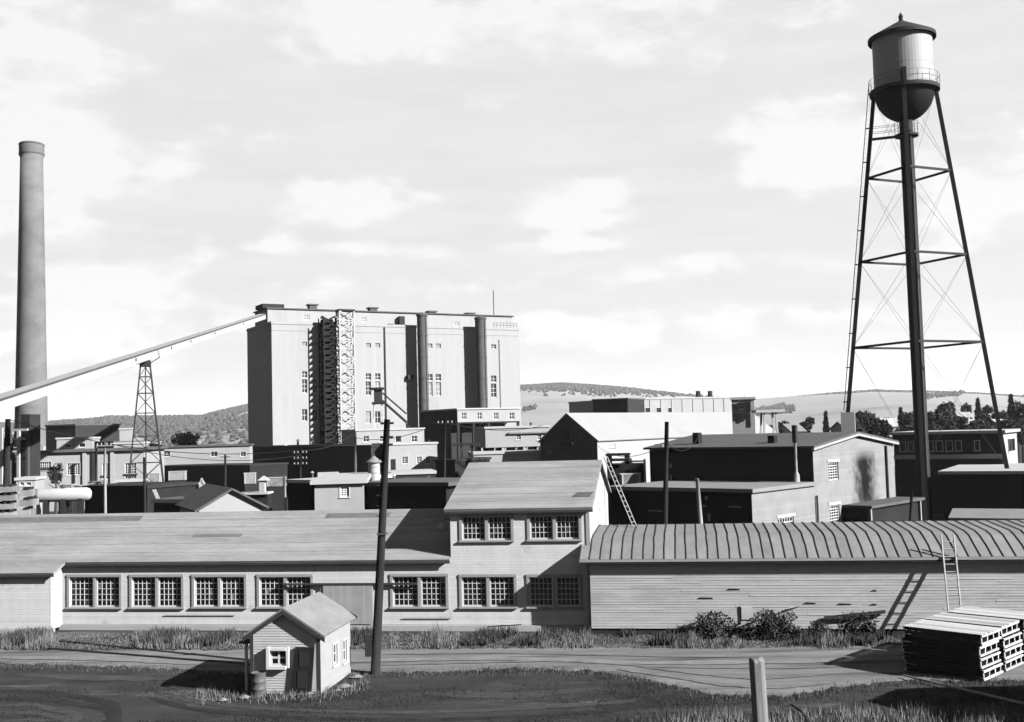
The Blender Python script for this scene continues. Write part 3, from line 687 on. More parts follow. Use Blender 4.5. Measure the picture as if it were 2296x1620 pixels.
# ---------------------------------------------------------------- crates
o = gnd(2206, 1531); cr0 = Vector((o.x, o.y, 0)); TH = 45
t = R(TH); CA = Vector((math.cos(t), -math.sin(t), 0)); CB = Vector((math.sin(t), math.cos(t), 0))
LC, WCR, HC = 3.0, 1.75, .41
def crate(pos, label, topm=False):
    e = bpy.data.objects.new('slatted_crate', None); COL.objects.link(e); e.location = pos
    e.rotation_euler = (0, 0, -R(TH)+random.uniform(-.015, .015)); tag(e, label, 'crate', 'crates stacked at the roadside')
    S = 'wood_crate'; x0, x1 = -LC, 0
    for a in (x0+.04, x1-.04):                       # the two slatted ends: rails and slanting struts
        piece('rail', S, e, (a, WCR/2, .06), (.06, WCR, .068)); piece('rail', S, e, (a, WCR/2, HC-.07), (.06, WCR, .068))
        for b, sl in ((.10, .12), (.62, -.28), (1.15, .28), (1.66, -.12)):
            piece('strut', S, e, (a+(-.045 if a > -1 else .045), b, HC/2), (.04, .065, HC*.86), (sl, 0, 0))
    for b in (.02, WCR-.02):                         # long sides, coloured near-black for their shade
        for k in range(3): piece('shaded_side_board', 'wood_pole', e, ((x0+x1)/2, b, .06+k*(HC-.13)/2), (LC-.15, .03, .105))
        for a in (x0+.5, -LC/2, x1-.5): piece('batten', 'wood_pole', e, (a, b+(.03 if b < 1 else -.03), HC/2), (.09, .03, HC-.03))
    nb = 9
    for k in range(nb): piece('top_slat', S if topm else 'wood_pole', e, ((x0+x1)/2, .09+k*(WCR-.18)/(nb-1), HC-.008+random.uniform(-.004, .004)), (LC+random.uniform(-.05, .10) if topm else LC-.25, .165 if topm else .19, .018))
    for k in range(5): piece('floor_slat', 'wood_pole', e, ((x0+x1)/2, .15+k*(WCR-.3)/4, .012), (LC-.2, .2, .02))  # floor and lower top slats coloured dark for the shade inside
    return e
tiers = ['bottom', 'second', 'third', 'topmost']; wheres = ['in the roadside stack nearest the fence post', 'in the middle roadside stack', 'in the roadside stack nearest the shed wall']
for st in range(3):
    b0 = st*(WCR+.28)
    for ti in range(4):
        P = cr0 + CB*b0 + CA*random.uniform(-.06, .06)+CB*random.uniform(-.03, .03) + Vector((0, 0, .03+ti*(HC+.006)))
        crate(P, '%s wooden crate with pale slatted ends %s' % (tiers[ti], wheres[st]), ti == 3)
# bearers below the crates and a loose pole in front
p0 = gnd(2026, 1522); p1 = gnd(2300, 1588); p2 = p1+(p1-p0).normalized()*3
tag(MB().tube([(p0.x, p0.y, .12), (p1.x, p1.y, .12+tz(p1.x, p1.y)), (p2.x, p2.y, .12+tz(p2.x, p2.y))], [.035, .05, .05], 8).build('wooden_rail', 'pole_pale'), 'long pale wooden rail lying on the ground in front of the crates', 'rail')
# weathered fence post and hose
def post():
    Y = 22.0; pt = at(1697, 1480, Y); pb = at(1712, 1690, Y); zg = tz(pb.x, pb.y)-.3
    m = MB(); n = 28; zs = [zg, zg+.5, zg+1.0, zg+1.4, zg+1.8, pt.z-.12, pt.z-.03, pt.z]
    for j, z in enumerate(zs):
        tt = (z-zg)/(pt.z-zg); cx = pb.x+(pt.x-pb.x)*tt+.012*math.sin(z*5)
        for i in range(n):
            an = 2*math.pi*i/n; r = .15*(1.05-.08*tt)*(1+.07*math.sin(3*an+z*.7)+.05*math.sin(7*an+1.3+z*.4)+.03*math.sin(11*an))
            zz = z+(.035*math.sin(2*an+1.0)+.02*math.sin(5*an) if j >= len(zs)-2 else 0)
            m.v.append((cx+r*math.cos(an), Y+r*math.sin(an), zz))
    for j in range(len(zs)-1):
        for i in range(n): m.f.append((j*n+i, j*n+(i+1) % n, (j+1)*n+(i+1) % n, (j+1)*n+i))
    c = len(m.v); m.v.append((pt.x, Y, pt.z+.015)); b = (len(zs)-1)*n
    for i in range(n): m.f.append((b+i, b+(i+1) % n, c))
    tag(m.build('fence_post', 'post_wood', None, True), 'weathered split-top wooden fence post in the near grass bank', 'post')
post()
q = [gnd(1742, 1618), gnd(1752, 1606), gnd(1775, 1604), gnd(1800, 1612), gnd(1815, 1632)]
tag(MB().tube([(p.x, p.y, tz(p.x, p.y)+[.05, .3, .35, .22, .03][k]) for k, p in enumerate(q)], .045, 8).build('hose', 'steel_dark'), 'dark rubber hose looping out of the grass beside the fence post', 'hose')
# dark pipe laid along the road
q = [gnd(108, 1457), gnd(300, 1472), gnd(470, 1486), gnd(560, 1494)]
tag(MB().tube([(p.x, p.y, .055+tz(p.x, p.y)) for p in q], .05, 6).build('water_pipe', 'steel_dark'), 'thin dark pipe laid across the road to the guard hut', 'pipe')
# small ladder lying against the block's foundation
a0, z0 = fc.hit(1092, 1410, -.5); a1, _ = fc.hit(1168, 1408, -.5)
ladder('short_ladder', 'short ladder propped flat against the foot of the two-storey block', fc.world(a0, -.42, .08), fc.world(a1, -.42, .18), (fc.B*.3+Vector((0, 0, 1))), .36, 'steel_grey', rail=.04)

# ---------------------------------------------------------------- water tower
def water_tower():
    Y = 100.0; P = at(2072, 1100, Y); fr = Fr('water_tower', P.x, P.y, math.degrees(math.atan2(P.x, P.y)), 'tall steel water tower with conical roof, balcony and dark round-bottomed tank', 'water tower')
    Z = lambda v, u=2045: fr.hit(u, v)[1]
    px = Y/F*1.06
    za, zr, zc, zb, zk = Z(32, 2018), Z(84, 2020), Z(96, 2022), Z(204, 2026), Z(272, 2028)
    rt = 61.5*px; rr = 70*px
    MB().lathe([(rt, zb-.05), (rt, zb+2), (rt+.012, zb+2.0), (rt+.012, zb+2.06), (rt, zb+2.06), (rt, zr+.05)], n=56).build('tank', 'tank_paint', fr.o, False)
    hb = zb-zk; MB().lathe([(max(.02, rt*math.sin(math.pi/2*(1-k/12))), zb-.06-hb*math.sin(math.pi/2*k/12)) for k in range(13)], n=48).build('tank_bottom', 'bowl_dark', fr.o, True)
    MB().lathe([(.02, za-.7), (.1, za-.62), (rr, zr-.02), (rr, zr-.34), (rt+.01, zr-.3)], n=48).build('roof', 'steel_dark', fr.o, False)
    MB().lathe([(.22, za-.75), (.16, za-.35), (.24, za-.3), (.02, za+.15)], n=12).build('finial', 'steel_dark', fr.o, True)
    rb = 72*px
    MB().lathe([(rt+.005, zb+.06), (rb, zb+.06), (rb, zb-.28), (rt+.005, zb-.28)], n=48).build('balcony', 'steel_dark', fr.o)
    rl = MB()
    for hh in (.55, 1.05): rl.tube([(rb*math.cos(a*math.pi/20), rb*math.sin(a*math.pi/20), zb+.06+hh) for a in range(41)], .016, 5, False)
    rl.build('railing', 'steel_grey', fr.o)
    for k in range(16): a = k*math.pi/8; MB().tube([(rb*math.cos(a), rb*math.sin(a), zb+.05), (rb*math.cos(a), rb*math.sin(a), zb+1.12)], .02, 5).build('railing_post', 'steel_grey', fr.o)
    # legs: battered columns; the ones to either side are read off the print
    ztop = zb-.2; aR_, zR_ = fr.hit(2258, 1052); sl = (aR_-rt*1.02)/(ztop-zR_)
    rad = lambda z: rt*1.02+sl*(ztop-z)
    zl = fr.hit(1887, 926)[1]
    feet = {(-1, 0): zl, (1, 0): zR_, (0, -1): .9, (0, 1): .9}
    W = .36
    for (x, y), zf in feet.items():
        MB().bar((x*rad(ztop), y*rad(ztop), ztop), (x*rad(zf), y*rad(zf), zf), W, W*.8).build('leg', 'steel_dark', fr.o)
        r = rad(zf)
        if zf == zl: MB().box(x*r-.62, x*r+.62, y*r-.55, y*r+.55, 0, zf+.02).build('pier', 'concrete', fr.o)
        else: MB().box(x*r-.5, x*r+.5, y*r-.5, y*r+.5, zf-.9, zf+.02).build('footing', 'steel_dark' if zf > 1 else 'concrete', fr.o)
    # horizontal struts and diagonal rods, panel by panel
    cs = [(-1, 0), (0, -1), (1, 0), (0, 1)]; lv = [Z(392, 2034), Z(580, 2042), Z(774, 2052)]
    for z in lv:
        for k in range(4):
            (x, y), (p, q) = cs[k], cs[(k+1) % 4]; r = rad(z)
            MB().bar((x*r, y*r, z), (p*r, q*r, z), .15, .2).build('strut', 'steel_dark', fr.o)
    zs = [ztop]+lv+[max(zR_, 4.0)]
    for z1, z0 in zip(zs, zs[1:]):
        for k in range(4):
            (x, y), (p, q) = cs[k], cs[(k+1) % 4]
            for (c, d) in (((x, y), (p, q)), ((p, q), (x, y))):
                if z0 == zs[-1] and max(feet[c], feet[d]) > z0+1 and feet[d] > z0+1: continue
                MB().tube([(c[0]*rad(z1), c[1]*rad(z1), z1-.1), (d[0]*rad(z0), d[1]*rad(z0), z0+.1)], .014, 4).build('tie_rod', 'steel_grey', fr.o)
    MB().tube([(0, 0, 0), (0, 0, zk+.5)], .6, 20).build('riser_pipe', 'steel_dark', fr.o, False)
    MB().tube([(.34, -.62, 0), (.34, -.62, zk-1)], .08, 8).build('overflow_pipe', 'steel_grey', fr.o)
    zp = Z(303, 2028)
    MB().lathe([(.61, zp), (1.05, zp), (1.05, zp-.2), (.61, zp-.2)], n=24).build('riser_platform', 'steel_dark', fr.o)
    for k in range(8): a = k*math.pi/4; MB().tube([(1.0*math.cos(a), 1.0*math.sin(a), zp), (1.0*math.cos(a), 1.0*math.sin(a), zp+1.1)], .03, 5).build('platform_post', 'steel_grey', fr.o)
    for dz in (.55, 1.1): MB().tube([(1.0*math.cos(a*math.pi/10), 1.0*math.sin(a*math.pi/10), zp+dz) for a in range(21)], .02, 4, False).build('platform_rail', 'steel_grey', fr.o)
    MB().box(-rad(zp), -1.0, -.3, .3, zp-.15, zp-.03).build('catwalk', 'steel_dark', fr.o)
    for s in (-.3, .3):
        for dz in (.5, 1.0): MB().bar((-rad(zp), s, zp+dz), (-1.0, s, zp+dz), .03).build('catwalk_rail', 'steel_grey', fr.o)
    # ladder up the left leg
    lo = MB()
    for s in (-.2, .2): lo.bar((-rad(zl)-.35, s, zl+.2), (-rad(ztop)-.35, s, zb+1.3), .045)
    kk = int((ztop-zl)/.45)
    for k in range(kk): z = zl+.4+k*.45; lo.bar((-rad(z)-.35, -.2, z), (-rad(z)-.35, .2, z), .03)
    lo.build('ladder', 'steel_grey', fr.o)
    for k in range(10): z = zl+1+k*3.2; MB().bar((-rad(z)-.5, 0, z), (-rad(z)+.1, 0, z), .1).build('ladder_bracket', 'steel_dark', fr.o)
    MB().box(-.25, .25, -rt-.45, -rt-.02, zb+.06, zb+1.35).build('hatch_box', 'steel_dark', fr.o)
water_tower()

# ---------------------------------------------------------------- chimney
def stack():
    Y = 225.0; P = at(70, 940, Y); fr = Fr('factory_chimney', P.x, P.y, 0, 'very tall tapering round brick chimney at the mill', 'chimney')
    zt = at(74, 322, Y).z; px = Y/F; r1 = 23.5*px; r0 = 34.5*px; zb = at(70, 960, Y).z
    rr = lambda z: r1+(r0-r1)*(zt-z)/(zt-zb)
    MB().lathe([(rr(z), z) for z in (0, zt*.25, zt*.5, zt*.75, zt-3.2)]+[(r1+.02, zt-3.2), (r1+.3, zt-2.6), (r1+.3, zt-.4), (r1+.1, zt), (r1-.5, zt), (r1-.5, zt-2)], n=48).build('shaft', 'chimney_brick', fr.o, True)
    for dz in (.25, 2.3): MB().lathe([(r1+.31, zt-dz), (r1+.37, zt-dz), (r1+.37, zt-dz-.2), (r1+.31, zt-dz-.2)], n=48).build('crown_band', 'roof_dark', fr.o)
    MB().box(-r0-1.2, r0+1.2, -r0-1.2, r0+1.2, 0, at(70, 1002, Y).z).build('plinth', 'wall_white', fr.o)
stack()

# ---------------------------------------------------------------- the great mill block
def mill():
    P = at(612, 1000, 200); fr = Fr('mill_tower_block', P.x, P.y, -30, 'huge pale windowed concrete mill block with roof penthouse and vents', 'building')
    zt = fr.hit(612, 727)[1]; a1 = fr.hit(1163, 745)[0]; D = 15.5
    rows = [((833, 848), 2), ((851, 882), 2), ((919, 945), 2)]
    wl = []
    for (c, dy) in ((683, 0), (706.5, 0), (826, 6), (847, 6), (964, 8), (983, 8), (1107, 12)):
        for (v0, v1), r in rows:
            if c == 1107 and v0 > 900: continue
            wl.append((c-6, v0+dy*.8-(1 if v0 > 900 else 0), c+6, v1+dy*.8))
        wl.append((c-5.5, 767+dy*.5, c+5.5, 777+dy*.5))
    holes = [fr.rect(*q) for q in wl]; mb = MB(); wall(mb, 'f', 0, 1, 0, a1, 0, zt, holes, .3); mb.build('front_wall', 'wall_concrete', fr.o)
    mb = MB(); wall(mb, 's', 0, 1, 0, D, 0, zt-.0); wall(mb, 's', a1, -1, 0, D, 0, zt); wall(mb, 'f', D, -1, 0, a1, 0, zt); mb.build('wall', 'wall_concrete', fr.o)
    for i, q in enumerate(holes):
        faint = i % 4 == 3 and i < 24
        window(fr, 'f', 0, 1, q, 2, 2 if not i % 4 == 1 else 3, 'wall_concrete' if faint else 'trim_white', rec=.2, fw=.1, mw=.08, glass='roof_mid' if (faint or random.random() < .35) else 'glass')
    MB().box(-.1, a1+.1, -.1, D+.1, zt+.002, zt+.5).build('parapet', 'wall_concrete', fr.o)
    for u in (730, 915):
        a = fr.hit(u, 800)[0]; piece('pilaster', 'wall_concrete', fr.o, (a, -.03, zt/2), (.3, .07, zt-.1))
    for v in (742,): z = fr.hit(700, v)[1]; MB().box(.02, a1-.02, -.06, -.005, z-.12, z+.12).build('string_course', 'wall_concrete', fr.o)
    # penthouse
    p0 = fr.hit(600, 705, 4)[0]; p1 = fr.hit(1148, 715, 4)[0]; zp = fr.hit(700, 696, 4)[1]; p0 = max(p0, .5)
    pw_ = [(681, 705, 694, 718), (810, 712, 822, 722), (1018, 722, 1030, 732)]
    ph = [fr.rect(*q, 4) for q in pw_]; mb = MB(); wall(mb, 'f', 4, 1, p0, p1, zt+.5, zp, ph, .2); wall(mb, 's', p0, 1, 4, 12, zt+.5, zp); wall(mb, 's', p1, -1, 4, 12, zt+.5, zp); wall(mb, 'f', 12, -1, p0, p1, zt+.5, zp)
    mb.build('penthouse_wall', 'wall_concrete', fr.o)
    for q in ph: window(fr, 'f', 4, 1, q, 2, 2, 'trim_white', rec=.1, fw=.1, mw=.08, glass='roof_mid')
    MB().box(p0-.3, p1+.3, 3.7, 12.3, zp+.002, zp+.22).build('penthouse_roof', 'roof_dark', fr.o)
    for (u, v) in ((700, 687), (835, 694), (967, 702), (1053, 706)):
        a, z = fr.hit(u, v, 6); m = MB(); m.box(a-.75, a+.75, 5.3, 6.7, zp+.22, z+.1).build('roof_vent', 'roof_dark', fr.o); MB().box(a-1.0, a+1.0, 5.1, 6.9, z+.1, z+.35).build('vent_cap', 'roof_dark', fr.o)
    for (u0, u1, v0, v1) in ((893, 905, 713, 728), (868, 880, 730, 731)):
        q = fr.rect(u0, v0, u1, v1+2, 3.6); piece('roof_hatch', 'wall_dark', fr.o, ((q[0]+q[1])/2, 3.4, (q[2]+q[3])/2), (q[1]-q[0], .8, q[3]-q[2]+.5))
    a, z = fr.hit(1106, 652, 8); MB().tube([(a, 8, zp+.2), (a, 8, z)], .1, 6).build('mast', 'steel_grey', fr.o)
    # conveyor head at the left end of the penthouse
    a, z = fr.hit(605, 692, 4); MB().box(p0-.8, p0+3.4, 4.5, 9, zp+.22, zp+1.0).build('conveyor_head', 'wall_dark', fr.o)
    r0, r1 = fr.hit(1108, 742)[0], fr.hit(1160, 742)[0]
    for hh in (.5, 1.0): MB().bar((r0, .15, zt+.5+hh), (r1, .15, zt+.5+hh), .06).build('roof_rail', 'steel_grey', fr.o)
    for k in range(8): a = r0+(r1-r0)*k/7; MB().bar((a, .15, zt+.5), (a, .15, zt+1.5), .06).build('rail_post', 'steel_grey', fr.o)
    a = fr.hit(863, 800)[0]; MB().tube([(a, -.22, 3), (a, -.22, zt)], .1, 6).build('downpipe', 'steel_grey', fr.o)
    for (u, b) in ((790, -.2), (1120, -.2)): a = fr.hit(u, 800)[0]; MB().tube([(a, -.18, 3), (a, -.18, zt-2)], .07, 6).build('downpipe', 'trim_grey', fr.o)
    q = fr.rect(911, 842, 924, 852); piece('wall_box', 'wall_dark', fr.o, ((q[0]+q[1])/2, -.4, (q[2]+q[3])/2), (q[1]-q[0], .8, q[3]-q[2]))
    fr.zt = zt; fr.a1 = a1
    return fr
fm = mill()
def silo(uc, wpx, vt, vb, off, label):
    """steel cylinder standing clear of the mill's front"""
    a, z1 = fm.hit(uc, vt, -off); Pw = fm.world(a, -off, 0); r = wpx/2*Pw.y/F
    e = bpy.data.objects.new('steel_silo', None); COL.objects.link(e); e.location = (Pw.x, Pw.y, 0); tag(e, label, 'silo', 'steel cylinders against the mill')
    MB().lathe([(r, 0), (r, z1)], n=32).build('shell', 'roof_dark', e, True)
    k = 0; z = 3
    while z < z1-1: MB().lathe([(r+.003, z), (r+.06, z), (r+.06, z+.18), (r+.003, z+.18)], n=32).build('hoop', 'steel_grey', e); z += 4.2
    MB().lathe([(r+.08, z1-.3), (r+.15, z1-.3), (r+.15, z1), (.01, z1+.5)], n=32).build('cap', 'roof_dark', e)
    MB().tube([(r*.75, -r*.75, 0), (r*.75, -r*.75, z1)], .1, 6).build('pipe', 'steel_grey', e)
silo(946, 23, 706, 920, 2.2, 'tall dark steel cylinder on the mill front, nearer the white lattice tower')
silo(1077, 25, 713, 915, 2.2, 'tall dark steel cylinder on the mill front below the roof mast')

def lattice():
    a0 = fm.hit(763, 850, -4.4)[0]; a1 = fm.hit(800, 850, -4.4)[0]; z1 = fm.hit(782, 697, -4.4)[1]
    P = fm.world((a0+a1)/2, -3.2, 0); fr = Fr('hoist_tower', P.x, P.y, -30, 'white steel lattice hoist tower standing against the mill', 'tower')
    h = (a1-a0)/2*.88; d = .75
    n = 17; zs = [2+(z1-2)*k/n for k in range(n+1)]
    for x in (-h, h):
        for y in (-d, d): MB().bar((x, y, 0), (x, y, z1), .26).build('post', 'paint_white', fr.o)
    for k in range(n):
        for y in (-d, d):
            MB().bar((-h, y, zs[k]), (h, y, zs[k]), .16).build('rail', 'paint_white', fr.o)
            s = 1 if k % 2 else -1
            MB().bar((-h*s, y-.02, zs[k]), (h*s, y-.02, zs[k+1]), .2).build('brace', 'paint_white', fr.o); MB().bar((h*s, y+.25, zs[k]), (-h*s, y+.25, zs[k+1]), .14).build('brace', 'paint_white', fr.o)
        for x in (-h, h):
            s = 1 if k % 2 else -1
            MB().bar((x, -d*s, zs[k]), (x, d*s, zs[k+1]), .18).build('brace', 'paint_white', fr.o); MB().bar((x, -d, zs[k]), (x, d, zs[k]), .14).build('rail', 'paint_white', fr.o)
    MB().box(-h-.2, h+.2, -d-.2, d+.2, z1, z1+.3).build('top_deck', 'steel_dark', fr.o)
    # dark stair cage between tower and wall; black core stands for its shadow band
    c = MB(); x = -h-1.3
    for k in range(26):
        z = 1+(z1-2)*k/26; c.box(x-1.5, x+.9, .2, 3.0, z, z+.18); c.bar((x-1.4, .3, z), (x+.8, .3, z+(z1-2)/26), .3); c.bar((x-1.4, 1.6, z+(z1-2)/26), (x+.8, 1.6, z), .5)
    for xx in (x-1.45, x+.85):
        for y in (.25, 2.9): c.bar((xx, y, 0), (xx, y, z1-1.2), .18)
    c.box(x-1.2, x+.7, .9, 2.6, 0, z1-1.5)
    o = c.build('stair_cage_shade', 'wall_black', fr.o); o['kind'] = 'stuff'
    for s in (-1, 1): MB().bar((s*(h+2.2), -d-2.0, 0), (s*h*.4, -d, 7.5), .24).build('stay', 'paint_white', fr.o)
lattice()

# raised gallery with four windows on the mill's front, on posts over a bay coloured dark for shade
def gallery():
    P = at(1026, 946, 186); fr = Fr('raised_gallery', P.x, P.y, -30, 'white raised gallery with four windows jutting out from the mill', 'building')
    z0 = fr.hit(1040, 947)[1]; z1 = fr.hit(1040, 919)[1]; a1 = fr.hit(1165, 930)[0]; D = 14.5
    wl = [(1035, 925, 1046, 941), (1070, 925, 1081, 941), (1107, 925, 1118, 941), (1142, 925, 1154, 941)]; ho = [fr.rect(*q) for q in wl]
    mb = MB(); wall(mb, 'f', 0, 1, 0, a1, z0, z1, ho, .2); mb.build('front_wall', 'wall_white', fr.o)
    mb = MB(); wall(mb, 's', 0, 1, 0, D, z0, z1); wall(mb, 's', a1, -1, 0, D, z0, z1); mb.build('end_wall', 'wall_dark', fr.o)  # end walls coloured dark for the unlit side
    for q in ho: window(fr, 'f', 0, 1, q, 2, 2, 'trim_white', rec=.12, fw=.1, mw=.08)
    MB().box(0, a1, .02, D, z0-.25, z0-.003).build('floor', 'wall_dark', fr.o); MB().box(-.2, a1+.2, -.2, D, z1+.002, z1+.25).build('roof', 'roof_pale', fr.o)
    for k in range(5):
        a = .2+(a1-.4)*k/4; MB().box(a-.2, a+.2, .1, .5, 0, z0-.25).build('post', 'wall_dark', fr.o); MB().box(a-.2, a+.2, 7, 7.4, 0, z0-.25).build('post', 'wall_dark', fr.o)
    MB().box(0, a1*.45, 2.5, D, 0, z0-.26).build('lower_bay', 'wall_dark', fr.o); MB().box(a1*.52, a1, 4.5, D, 0, z0-.26).build('lower_bay', 'wall_white', fr.o)  # left bay block coloured dark as the shade under the gallery
gallery()
# small dark head house on legs with its inclined chute
def head():
    P = at(848, 900, 178); fr = Fr('chute_tower', P.x, P.y, -10, 'small dark head house on slim legs with a chute sloping to the mill gallery', 'tower')
    q = fr.rect(837, 872, 860, 902); w_ = (q[1]-q[0])/2; zb, zt = q[2], q[3]
    MB().box(-w_*.75, w_*.75, -1, 1, zb, zt-.2).build('cabin', 'wall_dark', fr.o); MB().box(-w_*1.5, w_*1.1, -1.4, 1.4, zt-.19, zt+.15).build('roof', 'wall_black', fr.o); MB().box(-w_*1.2, w_*1.1, -1.2, 1.2, zb-.35, zb-.003).build('deck', 'wall_black', fr.o)
    for x in (-w_*.8, w_*.8):
        for y in (-.9, .9): MB().bar((x, y, 0), (x, y, zb-.35), .16).build('leg', 'trim_white', fr.o)
    a, z = fr.hit(912, 948)
    for y in (-.9, .9):
        MB().bar((w_*.8, y, zb+.2), (a, y, z), .22, .3).build('chute_beam', 'wall_dark', fr.o); MB().bar((w_*.8, y, zb+1.5), (a, y, z+1.4), .14).build('chute_rail', 'wall_dark', fr.o)
    for k in range(8):
        t = k/8; x = w_*.8+(a-w_*.8)*t; z_ = zb+.2+(z-zb-.2)*t; MB().bar((x, -.9, z_), (x, .9, z_), .15).build('cleat', 'wall_dark', fr.o)
    MB().bar((a, 0, 0), (a, 0, z-.1), .3).build('prop', 'wall_dark', fr.o)
head()

# ---------------------------------------------------------------- inclined conveyor gallery and its pylon
def conveyor():
    q = fm.hit(592, 712, 6.2); T = fm.world(max(q[0], .3), 6.2, q[1]-.2); B_ = at(-60, 938, 76.0)
    d = T-B_; L = d.length; dn = d.normalized(); side = dn.cross(Vector((0, 0, 1))).normalized(); up = side.cross(dn)
    e = bpy.data.objects.new('conveyor_gallery', None); COL.objects.link(e); e.location = B_; e.rotation_euler = Matrix((dn, -side, up)).transposed().to_euler()
    tag(e, 'long white inclined conveyor gallery climbing to the top of the mill', 'conveyor')
    hh = .85; MB().box(0, L-1, -.6, .6, .1, hh).build('casing', 'gallery_paint', e)
    MB().box(-.1, L-1, -.68, .68, hh+.003, hh+.06).build('roof', 'gallery_roof', e); MB().box(-.1, L-1, -.74, -.682, hh-.02, hh+.1).build('eave_strip', 'roof_dark', e)
    MB().box(0, L-1, -.63, .63, -.02, .097).build('floor_beam', 'gallery_paint', e)
    for t in (.30, .42, .5, .62, .80): MB().box(L*t, L*t+.4, -.63, -.55, .3, .65).build('window', 'glass', e)
    return B_, dn, L
CB_, CD_, CL_ = conveyor()
def pylon():
    # stands where the gallery passes print column 325
    t = min(range(400), key=lambda k: abs((lambda P: 1148+F*((CAMM.to_3x3().transposed() @ (P-C0)).x/-(CAMM.to_3x3().transposed() @ (P-C0)).z))(CB_+CD_*CL_*k/400)-325)/1)
    P = CB_+CD_*CL_*t/400; zt = P.z-.15
    fr = Fr('conveyor_pylon', P.x, P.y, -20, 'slender dark lattice pylon carrying the inclined conveyor gallery', 'pylon')
    r1, r0 = .45, 2.3; rad = lambda z: r0+(r1-r0)*z/zt
    for x in (-1, 1):
        for y in (-1, 1): MB().bar((x*r0, y*r0*.6, 0), (x*r1, y*r1*.6, zt), .15).build('leg', 'steel_dark', fr.o)
    zs = [0, zt*.2, zt*.38, zt*.54, zt*.68, zt*.8, zt*.9, zt]
    for z0, z1 in zip(zs, zs[1:]):
        for y in (-1, 1):
            MB().bar((-rad(z1), y*rad(z1)*.6, z1), (rad(z1), y*rad(z1)*.6, z1), .09).build('girt', 'steel_dark', fr.o)
            for s in (-1, 1): MB().bar((-s*rad(z0), y*rad(z0)*.6, z0), (s*rad(z1), y*rad(z1)*.6, z1), .06).build('brace', 'steel_dark', fr.o)
    MB().box(-.6, .6, -.6, .6, zt-.7, zt-.12).build('head_plate', 'steel_dark', fr.o)
    MB().bar((0, -.7, 0), (0, -.3, zt), .12).build('ladder_rail', 'steel_dark', fr.o)
    for s in (-1, 1):
        MB().bar((s*.4, -.5, zt-.4), (s*1.5, -.7, zt-.1+s*.4), .08).build('bracket', 'steel_dark', fr.o); MB().bar((s*1.5, -.7, zt-.1+s*.4), (s*1.3, -.7, zt+.7+s*.4), .06).build('bracket_stay', 'steel_dark', fr.o)
pylon()

# ---------------------------------------------------------------- left middle ground
b1 = bld('pump_house', 'low pale flat-roofed works building with tall many-paned windows below the chimney', 62, 1017, 150, -10, 323, 20, 'wall_white', 'roof_dark', win=[(84, 1036, 115, 1056, 6, 4), (150, 1039, 179, 1066, 6, 5), (229, 1039, 246, 1075, 3, 6), (280, 1038, 306, 1075, 5, 6)], over=.5)
for u in (211, 252, 190): a = b1.hit(u, 1050)[0]; piece('pilaster', 'wall_white' if u != 211 else 'wall_dark', b1.o, (a, -.14, b1.zt/2), (.5, .26, b1.zt-.1))
for (u0, v0, u1, v1, m) in ((229, 1067, 246, 1070, 'trim_dark'), (280, 1063, 306, 1066, 'trim_dark'), (84, 1050, 115, 1053, 'trim_dark')):
    q = b1.rect(u0, v0, u1, v1); piece('window_ledge', m, b1.o, ((q[0]+q[1])/2, -.03, (q[2]+q[3])/2), (q[1]-q[0]+.3, .2, .25))
bld('roof_monitor', 'white rooftop monitor with two dark square windows behind the pump house', 127, 986, 175, -10, 207, 6, 'wall_pale', 'roof_pale', win=[(145, 996, 160, 1005, 1, 1), (177, 994, 191, 1004, 1, 1)])
bld('roof_monitor', 'dark low rooftop structure between two white monitors near the pylon', 207, 995, 178, 30, 255, 6, 'wall_dark', 'roof_dark')
bld('roof_monitor', 'plain white windowless shed between the pump house roof and the pylon', 255, 997, 172, -10, 321, 6, 'wall_pale', 'roof_pale')
bld('dark_gable_shed', 'dark boarded shed beside the chimney foot', 103, 957, 205, 20, 169, 12, 'wall_dark', 'roof_dark')
bld('penthouse_cabin', 'tiny white roof cabin standing near the pylon top of the works', 268, 964, 190, -14, 294, 5, 'wall_pale', 'roof_pale')
bp = at(36, 1017, 152)
bld('engine_shed', 'dark shed at the left end of the pump house', -60, 1022, 158, 25, 34, 9, 'wall_dark', 'roof_dark')
# bridge gallery
g2 = bld('bridge_gallery', 'white covered bridge gallery with small windows leading to the mill', 325, 1006, 180, -8, 560, 5, 'wall_white', 'roof_dark', win=[(366, 1013, 382, 1025), (472, 1013, 488, 1025), (539, 1013, 551, 1025)], z0=at(440, 1046, 182).z, over=.25)
for k in range(7): piece('post', 'wall_dark', g2.o, (g2.a1*k/6.2+.3, .4, at(440, 1046, 182).z/2), (.35, .35, at(440, 1046, 182).z)); piece('post', 'wall_dark', g2.o, (g2.a1*k/6.2+.3, 4.5, at(440, 1046, 182).z/2), (.35, .35, at(440, 1046, 182).z))
bld('undercroft_shed', 'long black shed below the bridge gallery', 345, 1049, 176, 27, 560, 9, 'wall_black', 'wall_dark', roof='flat')
bld('yard_shed', 'long low black shed with flat roof in the yard behind the long workshop', 190, 1096, 100, 27, 330, 6, 'wall_black', 'wall_dark')
